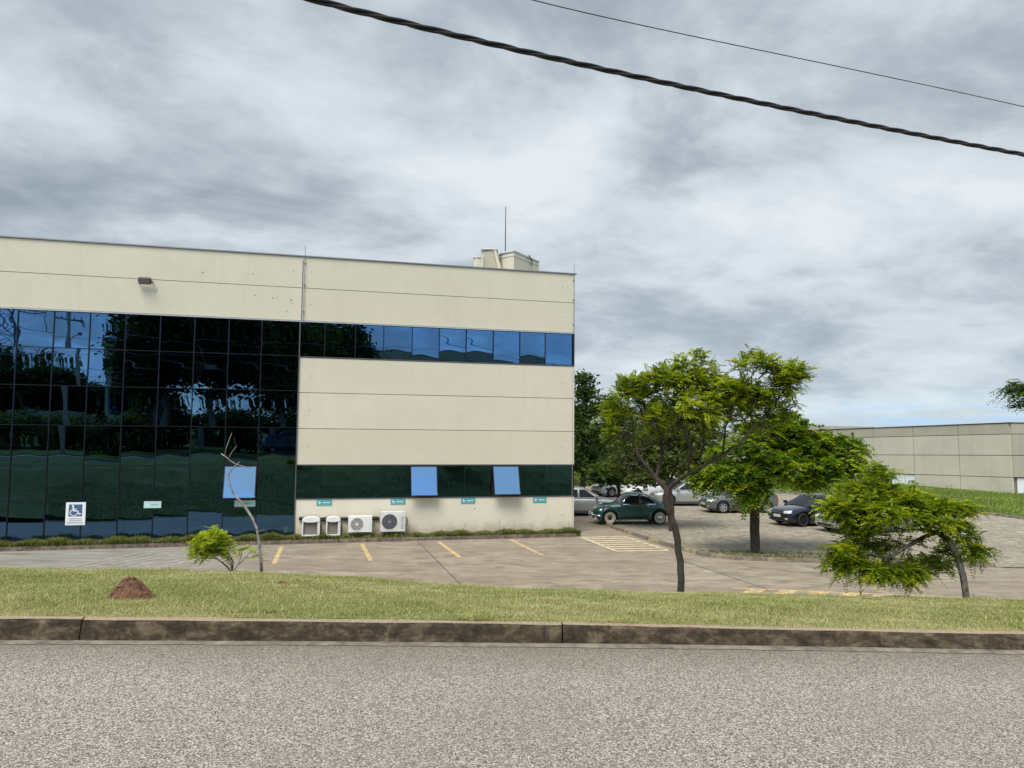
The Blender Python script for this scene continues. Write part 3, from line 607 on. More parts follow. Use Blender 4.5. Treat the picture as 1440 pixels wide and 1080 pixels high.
def cowl(s, w, label):
    o = onwall('air_conditioner', s, 0.22, label, 'air conditioner', 'air conditioning units along the wall foot', 0.12)
    h = 0.55
    MB().box(w / 2 - 0.05, w / 2, 0, 0.42, 0, h).box(-w / 2, -w / 2 + 0.09, 0, 0.42, 0, h).box(-w / 2 + 0.091, w / 2 - 0.051, 0, 0.42, 0, 0.05).build('side_panels', MATS['off_white'], o, bevel=0.008)
    MB().box(-w / 2 + 0.092, w / 2 - 0.052, 0.05, 0.34, 0.05, h).build('coil_face', MATS['brown_grey'], o)
    tp = MB(); n = 12
    pr = [(w / 2 * math.cos(math.pi * k / n), h + 0.12 * math.sin(math.pi * k / n) - 0.0) for k in range(n + 1)]
    lo = [(w / 2 * math.cos(math.pi * (n - k) / n), h - 0.06 * math.sin(math.pi * k / n)) for k in range(1, n)]
    ring = pr + lo; m = len(ring); tp.add([(x, y, z) for y in (0.0, 0.44) for x, z in ring], [tuple(range(m)), tuple(range(2 * m - 1, m - 1, -1))] + [(i, (i + 1) % m, m + (i + 1) % m, m + i) for i in range(m)])
    tp.build('rounded_cover', MATS['white_metal'], o)
    MB().tube([(-w / 2 - 0.01, 0.3, 0.12), (-w / 2 - 0.05, 0.3, 0.2), (-w / 2 - 0.03, 0.25, 0.4)], 0.02, 5).build('pipes', MATS['dark'], o)
cowl(10.02, 0.62, 'wider white hooded air conditioner at the left end of the row by the glass')
cowl(9.25, 0.50, 'narrow white hooded air conditioner second from the left in the row')
pb = onwall('dark_wall_gap', 8.6, 0.80, 'black tubes standing in for the dark wall gap behind the air conditioners', 'pipes', None, 0.05)  # black tubes drawn in place of a dark ragged gap in the wall
mb = MB(); r4 = random.Random(3)
for k in range(5):
    mb.tube([(x, 0.02 * k % 0.06 + r4.uniform(-.01, .01), -0.02 * k + r4.uniform(-0.02, 0.02) + (0.04 if x > 1.2 else 0)) for x in np.linspace(-1.0, 1.85, 14)], 0.025, 6)
mb.tube([(-0.15, 0.05, 0), (-0.2, 0.1, -0.2), (-0.1, 0.12, -0.4), (0, 0.1, -0.5)], 0.012, 5).tube([(-0.2, 0.05, 0), (-0.05, 0.1, -0.15), (-0.3, 0.12, -0.3), (-0.2, 0.1, -0.5)], 0.01, 5)
mb.build('gap_tubes', MATS['dark'], pb)
# planter strip at the foot
ca, sa = math.cos(ANG), math.sin(ANG)
def WL(s, y): return (CORNER[0] - ca * s + sa * y, CORNER[1] - sa * s - ca * y)
kp = [WL(s, 0.78) for s in np.arange(38, 0.3, -0.5)] + [WL(0.25, 0.77), WL(0.05, 0.7), WL(-0.1, 0.55), WL(-0.15, 0.35), WL(-0.12, -0.3), WL(0.0, -3.0)]
kerb_run('planter_kerb', kp, 0.0, 0.13, 0.12, 'kerb_brown', seg=1.0)
sheet('planter_bed', [WL(38, 0.70), WL(0.2, 0.70), WL(0.0, 0.4), WL(0.0, 0.004), WL(38, 0.004)], 0.11, 'turf')

# ------------------------------------------------------------------ concrete warehouse on the right
wh = empty('warehouse', (36.2, 54.0, -0.3), math.atan2(0.938, -0.347), 'long grey concrete panel warehouse behind the grass field on the right', 'building')
wh.rotation_euler = (0, RAD(1.5), math.atan2(0.938, -0.347))
for k in range(9):
    x0 = k * 4.1
    for z0, z1, mm in ((0, 1.45, 'concrete'), (1.45, 3.03, 'concrete'), (3.03, 4.57, 'concrete'), (4.57, 5.36, 'concrete_dark')):
        if z0 == 0 and k in (2, 3, 5, 6):
            MB().box(x0 + 0.03, x0 + 4.07, 0.0, 0.2, 0.0, 0.35).build('wall_panel', MATS[mm], wh)
            for j in range(4):
                w0 = x0 + 0.05 + j * 1.0; MB().box(w0 + 0.03, w0 + 0.97, 0.06, 0.12, 0.4, 1.4).build('window_pane', MATS['sign_white'], wh)
            MB().box(x0, x0 + 4.1, 0.08, 0.1, 0.35, 1.43).build('window_frame', MATS['mid_grey'], wh)
            continue
        MB().box(x0 + 0.03, x0 + 4.07, 0.0, 0.2, z0 + 0.025, z1 - 0.02).build('wall_panel', MATS[mm], wh)
MB().box(0.1, 36.8, -24, 0.0, 0, 5.2).box(0.1, 36.8, 0.0, 0.12, 1.42, 5.2).build('core', MATS['seam'], wh)
for k in range(5):
    y0 = -k * 4.1
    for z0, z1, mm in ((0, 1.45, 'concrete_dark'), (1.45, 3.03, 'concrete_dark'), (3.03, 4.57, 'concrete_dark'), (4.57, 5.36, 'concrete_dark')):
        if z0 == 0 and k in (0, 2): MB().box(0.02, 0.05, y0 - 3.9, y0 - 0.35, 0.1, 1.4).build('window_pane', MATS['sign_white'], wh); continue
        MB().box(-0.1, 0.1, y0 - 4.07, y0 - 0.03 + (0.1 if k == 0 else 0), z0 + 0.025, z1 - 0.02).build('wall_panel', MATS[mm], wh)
MB().box(-0.14, 37, -24, 0.24, 5.36, 5.42).build('coping', MATS['dark_grey'], wh)
MB().box(18, 34, -6, -0.5, 5.43, 5.75).build('roof_monitor', MATS['concrete_dark'], wh)
# ------------------------------------------------------------------ vegetation builders
def unit(v): return v / (np.linalg.norm(v, axis=-1, keepdims=True) + 1e-9)
def frond_arrays(P, D, Ln, pairs, ll, lw, rg, cols, droop=0.35, curl=0.5):
    """pinnate fronds: rachis along D, leaflets either side; returns V,F,C"""
    n = len(P); D = unit(D); side = unit(np.cross(D, [0, 0, 1.0]) + rg.normal(0, .12, (n, 3))); nrm = np.cross(side, D)
    t = (np.arange(pairs) + 0.6) / pairs
    Lx = (Ln[:, None] * t)[..., None]
    c = P[:, None] + D[:, None] * Lx - np.array([0, 0, 1.0]) * (droop * Ln[:, None] * t ** 2)[..., None]
    V = []; prof = np.sin(np.pi * (0.15 + 0.8 * t)) ** 0.6
    for sg in (-1, 1):
        l = ll * prof[None, :, None] * rg.uniform(.8, 1.2, (n, pairs, 1)); ax = D[:, None] * 0.35 + sg * side[:, None] - nrm[:, None] * curl * rg.uniform(0, 1, (n, pairs, 1)); ax = unit(ax + rg.normal(0, .1, (n, pairs, 3)))
        w = np.cross(ax, nrm[:, None] + rg.normal(0, .25, (n, pairs, 3))); w = unit(w) * lw / 2
        V.append(np.stack([c, c + ax * l * 0.5 + w, c + ax * l, c + ax * l * 0.5 - w], 2))
    V = np.concatenate(V, 1).reshape(-1, 3); m = len(V) // 4; F = np.arange(len(V)).reshape(m, 4)
    C = np.repeat(np.repeat(cols, pairs * 8, 0), 1, 0) if False else None
    C = np.repeat(cols, pairs * 2 * 4, 0) * rg.uniform(.82, 1.15, (m, 1)).repeat(4, 0)
    return V, F, C
def clump_arrays(P, size, k, rg, cols, flat=0.5):
    """k small random leaves round each point"""
    n = len(P); c = P[:, None] + rg.normal(0, 1, (n, k, 3)) * size[:, None, None] * np.array([1, 1, flat]) * 0.5
    a = unit(rg.normal(0, 1, (n, k, 3)) * np.array([1, 1, .6])); b = unit(np.cross(a, rg.normal(0, 1, (n, k, 3)))); s = (size[:, None] * rg.uniform(.12, .26, (n, k)))[..., None]
    V = np.stack([c - a * s, c + b * s * .55, c + a * s, c - b * s * .55], 2).reshape(-1, 3); m = len(V) // 4
    C = np.repeat(cols, k * 4, 0) * rg.uniform(.75, 1.2, (m, 1)).repeat(4, 0)
    return V, np.arange(len(V)).reshape(m, 4), C
def skeleton(seed_paths, targets, rg, jit=0.05, sag=0.08, seg=0.18, up=0.15):
    """grow branches from given limbs to the targets; returns node positions and parents"""
    nodes = []; par = []
    for path in seed_paths:                      # path: list of points; starts at the nearest existing node
        path = [np.array(p, float) for p in path]
        if not nodes: nodes.append(path[0]); par.append(-1); cur = 0
        else:
            cur = int(np.argmin([np.linalg.norm(np.array(q) - path[0]) for q in nodes]))
        for a, b in zip([nodes[cur]] + path[1:-1], path[1:]):
            n = max(1, int(np.linalg.norm(b - a) / seg))
            for k in range(1, n + 1):
                p = a + (b - a) * k / n + (rg.normal(0, jit * 0.25, 3) if k < n else 0)
                nodes.append(p); par.append(cur); cur = len(nodes) - 1
    base = len(nodes); root = nodes[0]
    A = np.array(nodes); lo = int(base * 0.12)
    T = sorted(targets, key=lambda q: np.linalg.norm(q - A[min(base - 1, base // 3)]))
    tips = []
    for q in T:
        arr = np.array(nodes); d = np.linalg.norm(arr - q, axis=1); d[:lo] += 5
        j = int(np.argmin(d)); a = nodes[j]; ln = d[j]; n = max(1, int(ln / seg)); cur = j
        off = rg.normal(0, 1, 3) * ln * 0.12
        for k in range(1, n + 1):
            t = k / n; p = a + (q - a) * t + off * math.sin(math.pi * t) - np.array([0, 0, sag * ln * math.sin(math.pi * t)]) + rg.normal(0, jit * .3, 3) * (k < n)
            nodes.append(p); par.append(cur); cur = len(nodes) - 1
        tips.append(cur)
    return np.array(nodes), par, tips
def limb_mesh(nodes, par, r_base, r_tip, n=6, expo=0.45):
    cnt = np.zeros(len(nodes)); ch = [0] * len(nodes)
    for i in range(len(nodes) - 1, 0, -1):
        if cnt[i] == 0: cnt[i] = 1
        cnt[par[i]] += cnt[i]; ch[par[i]] += 1
    R = r_tip + (r_base - r_tip) * (cnt / cnt[0]) ** expo
    mb = MB(); kids = {}
    for i in range(1, len(nodes)): kids.setdefault(par[i], []).append(i)
    st = [(0, 0)]; starts = [(-1, 0)]; done = set(); stack = [(None, 0)]
    while stack:
        p, i = stack.pop(); path = [i] if p is None else [p, i]
        while i in kids:
            k = sorted(kids[i], key=lambda a: -cnt[a]); nx = k[0]
            for o in k[1:]: stack.append((i, o))
            path.append(nx); i = nx
        if len(path) > 1:
            rr = [R[a] for a in path]
            if p is not None: rr[0] = R[path[1]]
            mb.tube([nodes[a] for a in path], rr, n, caps=False)
    return mb, R
def crown_colors(n, rg, pal, P=None, top=None):
    pal = np.array(pal); w = rg.random(n) ** 1.0; i = (w * len(pal)).astype(int).clip(0, len(pal) - 1)
    return pal[i] * rg.uniform(.85, 1.15, (n, 1))
def blob_targets(blobs, D, rg, ppm):
    """blobs: (px, py, rx, ry, count, depth offset) in photo pixels at depth D"""
    T = []
    for (x, y, rx, ry, c, dz) in blobs:
        for _ in range(c):
            q = rg.normal(0, 1, 3); q = q / np.linalg.norm(q) * rg.random() ** (1 / 3.0)
            dd = D + dz + q[1] * rx / ppm * 0.9
            # the blob is a real ellipsoid in space centred in its own place
            c0 = at(x, y, D + dz); T.append(c0 + np.array([q[0] * rx / ppm, q[1] * rx / ppm * 0.9, q[2] * ry / ppm]))
    return np.array(T)
def make_tree(name, label, cat, base, seeds, targets, rb_, rt, bark, seed, fr=None, clump=None, pal=None, group=None, per=5, jit=0.05, seg=0.18, sides=6, sag=0.08, expo=0.45, bare=None):
    rg = np.random.default_rng(seed); base = np.array(base, float)
    root = empty(name, tuple(base), 0, label, cat, group)
    nl = len(targets); allT = np.concatenate([targets, bare]) if bare is not None else targets
    nodes, par, tips = skeleton(seeds, allT, rg, jit=jit, seg=seg, sag=sag)
    if bare is not None:
        tp = nodes[tips]; keep = np.array([np.min(np.linalg.norm(targets - q, axis=1)) < 1e-6 or np.min(np.linalg.norm(bare - q, axis=1)) > 1e-6 for q in tp]); tips = [t for t, k in zip(tips, keep) if k]
    mb, R = limb_mesh(nodes - base, par, rb_, rt, sides, expo); mb.build('trunk', MATS[bark], root, smooth=True)
    P0 = nodes[tips]; pn = nodes[[par[t] for t in tips]]; D0 = unit(P0 - pn)
    if fr:
        P = np.repeat(P0, per, 0) + rg.normal(0, fr.get('spread', .04), (len(P0) * per, 3)); D = np.repeat(D0, per, 0) * fr.get('along', .5) + rg.normal(0, .75, (len(P), 3)) * np.array([1, 1, .35]) + np.array([0, 0, fr.get('lift', .15)])
        Ln = rg.uniform(*fr['len'], len(P)); V, F, C = frond_arrays(P, D, Ln, fr['pairs'], fr['ll'], fr['lw'], rg, crown_colors(len(P), rg, pal), fr.get('droop', .35), fr.get('curl', .5))
    else:
        sz = rg.uniform(*clump['size'], len(P0)); V, F, C = clump_arrays(P0, sz, clump['k'], rg, crown_colors(len(P0), rg, pal), clump.get('flat', .6))
    link('crown', npmesh('crown', V - base, F, C), MATS['leaf'], root)
    return root
YG = [(0.28, 0.36, 0.014), (0.20, 0.29, 0.014), (0.135, 0.20, 0.014), (0.36, 0.42, 0.018), (0.44, 0.48, 0.03), (0.10, 0.15, 0.014)]
MG = [(0.085, 0.16, 0.015), (0.13, 0.22, 0.015), (0.045, 0.09, 0.012), (0.22, 0.30, 0.015), (0.31, 0.37, 0.02)]
DG = [(0.022, 0.045, 0.012), (0.03, 0.06, 0.015), (0.045, 0.08, 0.018), (0.018, 0.035, 0.010)]
OG = [(0.065, 0.095, 0.025), (0.09, 0.125, 0.03), (0.05, 0.075, 0.02), (0.13, 0.165, 0.04)]
# --- spreading tree on the crest
D = 11.0; ppm = FPX / D
def A(x, y, dz=0, D=11.0): return at(x, y, D + dz)
rgt = np.random.default_rng(21)
b0 = A(957, 838)
seeds = [[b0, A(958, 815), A(957, 790), A(953, 760), A(944, 728), A(936, 700), A(938, 688)],
         [A(938, 690), A(955, 674, -.05), A(985, 658, -.1), A(1020, 640, -.15), A(1052, 610, -.1), A(1085, 572, 0), A(1112, 540, .05)],
         [A(938, 692), A(922, 672, .05), A(905, 650, .1), A(888, 620, .2), A(872, 600, .25)],
         [A(1000, 652, -.1), A(1030, 628, .2), A(1065, 618, .35), A(1100, 610, .4)],
         [A(922, 672), A(932, 640, .25), A(925, 600, .35), A(905, 565, .4), A(890, 545, .4)],
         [A(975, 662), A(972, 630, -.25), A(955, 590, -.35), A(935, 555, -.4)],
         [A(985, 658), A(990, 625, .1), A(985, 580, .15), A(995, 540, .1), A(1005, 520, .1)],
         [A(1020, 640), A(1020, 600, -.2), A(1035, 560, -.3), A(1060, 525, -.2), A(1072, 508, -.15)],
         [A(905, 650), A(880, 640, -.1), A(862, 630, -.1)]]
bl = [(895, 546, 28, 18, 40, .2), (935, 532, 38, 16, 44, 0), (978, 540, 38, 20, 44, .1), (1015, 552, 36, 18, 42, -.1), (1055, 554, 34, 14, 32, .1), (1038, 546, 24, 10, 22, 0), (930, 585, 40, 10, 12, 0), (1000, 588, 44, 10, 14, .1), (1108, 532, 24, 13, 34, 0), (1038, 516, 12, 6, 5, -.1), (1072, 508, 16, 6, 9, -.1), (958, 512, 16, 6, 9, 0), (998, 518, 10, 4, 4, .1),
      (868, 575, 20, 16, 18, .1), (925, 568, 45, 18, 30, .3), (985, 572, 45, 20, 32, -.3), (1040, 575, 42, 18, 28, .25), (1085, 562, 36, 16, 22, .2), (858, 600, 12, 14, 6, 0), (900, 605, 30, 18, 6, .4), (960, 605, 40, 18, 8, .4), (1060, 600, 40, 12, 9, .3), (1105, 590, 25, 10, 8, .2), (1095, 518, 22, 8, 12, 0), (1120, 525, 12, 10, 12, 0), (1055, 500, 10, 6, 5, 0), (980, 502, 8, 4, 4, 0)]
T = blob_targets(bl, D, rgt, ppm)
make_tree('young_tree', 'spreading feathery yellow-green tree on the grass crest with a crooked forked trunk', 'tree', b0, seeds, T, 0.052, 0.003, 'bark', 31,
          fr=dict(len=(.10, .27), pairs=10, ll=.05, lw=.019, droop=.25, along=.6, spread=.03), pal=YG, per=8, jit=0.05, seg=.12, expo=.55, bare=blob_targets([(900, 600, 45, 40, 60, .2), (960, 610, 60, 40, 90, 0), (1040, 605, 60, 30, 60, .1), (872, 625, 22, 30, 30, .1), (890, 655, 30, 14, 16, 0), (1040, 530, 50, 20, 14, 0), (1010, 510, 40, 14, 8, 0)], D, np.random.default_rng(99), ppm))
# --- leaning tree at the right
b1 = A(1359, 846)
seeds = [[b1, A(1356, 820), A(1350, 795), A(1343, 775), A(1334, 760), A(1318, 748), A(1298, 745)],
         [A(1318, 748), A(1290, 760, -.1), A(1265, 775, -.15), A(1245, 785, -.1), A(1215, 780, 0)],
         [A(1298, 745), A(1270, 745, .1), A(1245, 735, .2), A(1215, 720, .2), A(1190, 705, .1)],
         [A(1298, 745), A(1275, 720, 0), A(1255, 695, .1), A(1240, 672, .1)],
         [A(1334, 760), A(1340, 735, .2), A(1345, 712, .2)],
         [A(1343, 775), A(1356, 768, -.05), A(1372, 762, -.05)],
         [A(1265, 775), A(1262, 800, 0), A(1275, 812, .1)], [A(1245, 785), A(1215, 800, .1), A(1190, 802, .1)]]
bl = [(1176, 712, 18, 9, 26, 0), (1172, 722, 12, 6, 12, .1), (1235, 668, 22, 12, 22, .1), (1215, 690, 36, 16, 46, .1), (1260, 695, 32, 14, 36, -.1), (1195, 715, 34, 15, 46, 0), (1245, 722, 42, 16, 52, -.2), (1300, 715, 36, 12, 42, .1), (1340, 716, 30, 11, 34, .1), (1318, 734, 40, 11, 32, -.2), (1205, 745, 26, 18, 34, .1), (1190, 775, 24, 14, 28, 0), (1185, 795, 24, 10, 24, .1), (1225, 800, 32, 14, 42, -.1), (1268, 805, 36, 11, 38, .1), (1305, 795, 24, 12, 20, .2), (1366, 772, 20, 8, 20, 0), (1350, 750, 26, 12, 18, .2), (1235, 765, 30, 18, 26, .3), (1280, 765, 28, 12, 8, .3), (1330, 780, 15, 8, 8, .1)]
T = blob_targets(bl, D, np.random.default_rng(5), ppm)
make_tree('leaning_tree', 'low tree leaning left from a bent pale trunk, right end of the crest', 'tree', b1, seeds, T, 0.045, 0.003, 'bark_lichen', 32,
          fr=dict(len=(.10, .27), pairs=10, ll=.055, lw=.021, droop=.4, along=.6, spread=.03), pal=[YG[0], YG[1], YG[2], YG[4], MG[3], YG[3], MG[1]], per=7, jit=0.04, seg=.1, expo=.75)
# --- small bush beside the bare sapling
b2 = A(326, 806)
seeds = [[b2, A(322, 798), A(312, 790)], [b2, A(318, 796), A(304, 785), A(290, 775)], [b2, A(328, 790), A(318, 772), A(306, 760)], [b2, A(335, 794, .1), A(345, 785, .1), A(352, 776, .1)], [b2, A(325, 790, -.1), A(308, 778, -.1), A(298, 768, -.1)],
         [A(335, 794, .1), A(340, 780, .1), A(338, 770, .1)], [A(345, 785, .1), A(358, 784, .1), A(366, 778, .1)], [A(304, 785), A(288, 784), A(280, 780)]]
bl = [(297, 760, 24, 13, 60, 0), (285, 776, 20, 12, 44, 0), (308, 772, 20, 12, 34, .05), (306, 750, 12, 6, 14, 0), (275, 768, 10, 10, 12, 0), (318, 780, 10, 8, 8, 0), (340, 773, 8, 6, 5, 0), (360, 780, 8, 5, 4, 0)]
make_tree('bush', 'small bright yellow-green bush with bare stems on the crest beside the bare sapling', 'bush', b2, seeds, blob_targets(bl, D, np.random.default_rng(8), ppm), 0.013, 0.0022, 'bark', 33,
          fr=dict(len=(.06, .13), pairs=8, ll=.030, lw=.014, droop=.25, along=.6, spread=.02), pal=[(0.32, 0.42, 0.02), (0.40, 0.48, 0.025), (0.22, 0.32, 0.02), (0.48, 0.52, 0.03)], per=5, jit=0.02, seg=.08)
# --- bare sapling
b3 = A(368, 806)
dt = empty('bare_sapling', tuple(b3), 0, 'thin crooked leafless sapling on the crest in front of the open glass pane', 'tree')
pts = [(368, 806), (366.5, 785), (365, 768), (361, 743), (355, 729), (348, 718), (343, 711), (337, 704), (331, 698), (327, 692), (323, 681), (321, 668), (325, 661), (332, 654), (337, 649.5)]
mb = MB(); mb.tube([A(x, y, .01 * i) - b3 for i, (x, y) in enumerate(pts)], [.024, .022, .020, .019, .018, .019, .019, .018, .015, .012, .011, .011, .010, .008, .005], 7)
mb.tube([A(x, y, .13) - b3 for x, y in ((311, 638), (317, 642), (324, 648), (332, 653), (343, 656), (352, 658))], [.009, .009, .008, .008, .006, .003], 6)
for tw in (((321, 645), (326, 636), (333, 627)), ((316, 641), (319, 628), (323, 617), (326, 609)), ((330, 697), (334, 701), (341, 707))):
    mb.tube([A(x, y, .13) - b3 for x, y in tw], [.006] * (len(tw) - 1) + [.003], 5)
for k, (x, y) in enumerate(((365, 770), (366, 780), (362, 748), (366, 790))):
    mb.tube([A(x, y) - b3, A(x + 9, y - 3, .1) - b3, A(x + 15, y + 2, .1) - b3], [.004, .003, .001], 4)
mb.build('trunk', MATS['bark_grey'], dt, smooth=True)
# --- broad tree on the island kerb
D2 = 25.4; p2 = FPX / D2
def B(x, y, dz=0): return at(x, y, D2 + dz)
b4 = B(1062, 775)
seeds = [[b4, B(1061, 745), B(1061, 715), B(1060, 690)], [B(1060, 692), B(1040, 670, -.3), B(1010, 660, -.3), B(990, 668, -.2)], [B(1060, 692), B(1085, 660, .2), B(1115, 640, .3), B(1150, 632, .3)],
         [B(1060, 692), B(1058, 650, .5), B(1050, 615, .5)], [B(1060, 692), B(1090, 680, -.6), B(1130, 665, -.8), B(1170, 655, -.6)], [B(1060, 692), B(1055, 670, -.8), B(1040, 640, -.8)]]
bl = [(1005, 664, 34, 15, 60, -.2), (1040, 668, 36, 16, 60, -.6), (1085, 656, 34, 15, 54, -.8), (1060, 640, 60, 30, 90, 0), (1110, 640, 46, 26, 80, .2), (1150, 625, 36, 18, 60, .2), (1185, 632, 26, 16, 50, 0), (1170, 652, 34, 18, 60, -.5), (1130, 664, 36, 16, 60, -.3), (1075, 605, 40, 18, 50, .4), (1110, 600, 28, 15, 34, .2), (1058, 692, 18, 10, 24, -.7), (1150, 670, 24, 8, 16, -.2), (1000, 672, 22, 6, 14, .2), (1195, 655, 15, 12, 18, 0)]
make_tree('shade_tree', 'broad dark green tree with straight brown trunk behind the island kerb', 'tree', b4, seeds, blob_targets(bl, D2, np.random.default_rng(9), p2), 0.16, 0.008, 'bark_dark', 34,
          fr=dict(len=(.30, .55), pairs=7, ll=.16, lw=.075, droop=.6, along=.5, spread=.08, curl=.8), pal=[MG[0], MG[1], MG[2], MG[3], MG[4], MG[1]], per=6, jit=.1, seg=.35, expo=.5)
# --- thin dark tree behind the main trunk
D3 = 30.9; p3 = FPX / D3
def Cc(x, y, dz=0): return at(x, y, D3 + dz)
b5 = Cc(944, 748)
seeds = [[b5, Cc(945, 720), Cc(943, 700), Cc(940, 680)], [Cc(940, 682), Cc(920, 660), Cc(895, 650)], [Cc(940, 682), Cc(955, 655, .5), Cc(975, 640, .5)], [Cc(940, 682), Cc(935, 640), Cc(925, 605)]]
bl = [(905, 665, 30, 14, 30, .5), (935, 640, 45, 30, 60, .3), (900, 620, 35, 28, 40, .6), (975, 640, 40, 30, 50, .6), (965, 600, 45, 25, 40, .6), (880, 650, 20, 16, 16, .5)]
make_tree('olive_tree', 'olive tree with thin dark trunk just behind the crooked forked trunk', 'tree', b5, seeds, blob_targets(bl, D3, np.random.default_rng(10), p3), 0.11, 0.008, 'bark_dark', 35,
          clump=dict(size=(.35, .55), k=50), pal=OG + [(0.10, 0.13, 0.03)], jit=.1, seg=.4)
# --- trees behind the office corner
def bgtree(name, label, D, base, top, w, blobs, seed, pal, bark='bark_dark', k=48, size=(.5, .8), rb_=.18):
    pp = FPX / D; bb = at(base[0], base[1], D); bb[2] = 0.0
    sd = [[bb, at(base[0] + 1, (base[1] + top) / 2, D), at(base[0] + 2, top + 10, D)]]
    return make_tree(name, label, 'tree', bb, sd, blob_targets(blobs, D, np.random.default_rng(seed), pp), rb_, .015, bark, seed, clump=dict(size=size, k=k, flat=.6), pal=pal, jit=.12, seg=.6, sides=5, sag=0.0, group='dark trees beyond the office corner')
bgtree('conifer', 'tall narrow dark tree with a pointed top rising right behind the office corner', 46, (820, 700), 520, 10,
       [(822, 532, 4, 10, 7, 0), (824, 552, 10, 10, 14, 0), (822, 578, 20, 12, 26, 0), (822, 604, 26, 12, 34, 0), (820, 630, 32, 13, 42, 0), (824, 652, 36, 10, 40, 0), (842, 572, 10, 5, 6, 0), (806, 598, 14, 5, 6, 0)], 41, [(.045,.085,.025),(.065,.11,.03),(.09,.14,.035),(.035,.065,.02)])
bgtree('background_tree', 'dark rounded tree between the pointed tree and the olive tree, behind the white hatchback', 50, (872, 705), 560, 10,
       [(868, 600, 24, 28, 50, 0), (858, 640, 30, 20, 50, 0), (880, 655, 30, 16, 40, 0), (860, 572, 12, 14, 14, 0)], 42, OG)
bgtree('background_tree', 'olive feathery tree seen through the bare lower branches of the spreading tree', 54, (930, 700), 560, 10,
       [(915, 600, 40, 26, 50, 0), (950, 590, 40, 24, 50, 0), (935, 640, 50, 20, 50, 0), (985, 625, 34, 26, 36, 0)], 43, OG)
bgtree('background_tree', 'drooping green tree low above the white hatchback, left of the old green car roof', 40, (869, 712), 640, 10,
       [(866, 662, 26, 13, 60, 0), (848, 668, 16, 9, 22, 0), (890, 664, 22, 12, 34, 0)], 44, [MG[0], MG[2], DG[2]], rb_=.1)
# --- branch reaching in at the right edge
D5 = 9.5; p5 = FPX / D5
def E_(x, y, dz=0): return at(x, y, D5 + dz)
b6 = E_(1600, 860)
seeds = [[b6, E_(1602, 760), E_(1590, 680), E_(1560, 600), E_(1510, 560), E_(1460, 550), E_(1425, 545)], [E_(1590, 680), E_(1640, 600), E_(1680, 560)], [E_(1560, 600), E_(1570, 540), E_(1600, 500)]]
bl = [(1430, 547, 17, 7, 16, 0), (1452, 556, 22, 9, 24, 0), (1444, 568, 16, 4, 8, 0), (1515, 540, 50, 26, 70, 0), (1580, 520, 60, 40, 90, 0), (1660, 540, 60, 40, 80, 0)]
make_tree('edge_tree', 'dark leafy branch reaching in at the right edge', 'tree', b6, seeds, blob_targets(bl, D5, np.random.default_rng(12), p5), 0.09, 0.004, 'bark', 36,
          fr=dict(len=(.14, .24), pairs=8, ll=.055, lw=.022, droop=.5, along=.6, spread=.03), pal=[MG[0], MG[1], MG[2], DG[2]], per=4, jit=0.04, seg=.15)
# ------------------------------------------------------------------ overhead cables
def cable3(name, pts, label, strands, rad, twist, off, group=None):
    P = np.array(pts); # smooth through the points
    t = np.linspace(0, 1, len(P)); co = [np.polyfit(t, P[:, i], 3) for i in range(3)]
    n = 900 if strands > 1 else 80; tt = np.linspace(-.25, 1.3, n); Q = np.stack([np.polyval(c, tt) for c in co], -1)
    root = empty(name, (0, 0, 0), 0, label, 'cable', group)
    d = unit(np.gradient(Q, axis=0)); s = unit(np.cross(d, [0, 0, 1.0])); u = np.cross(s, d); arc = np.r_[0, np.cumsum(np.linalg.norm(np.diff(Q, axis=0), axis=1))]
    for k in range(strands):
        ph = arc / twist * 2 * math.pi + 2 * math.pi * k / strands
        C = Q + (s * np.cos(ph)[:, None] + u * np.sin(ph)[:, None]) * off
        MB().tube(list(C), rad, 6).build('strand', MATS['cable'], root, smooth=True)
wp = [at(445, 0, 7.0), at(600, 41, 7.6), at(720, 68, 8.1), at(900, 107.5, 8.8), at(1081, 147.5, 9.6), at(1260, 184, 10.4), at(1440, 217, 11.2)]
cable3('twisted_power_cable', wp, 'thick twisted black power cable sloping across the sky', 3, .0165, 1.15, .0185, 'overhead lines crossing the sky')
wp = [at(750, 0, 11), at(900, 35.5, 11.9), at(1081, 72.5, 13), at(1260, 111, 14.1), at(1440, 150, 15.2)]
cable3('thin_wire', wp, 'single thin wire above the thick twisted cable', 1, .008, 1, 0, 'overhead lines crossing the sky')
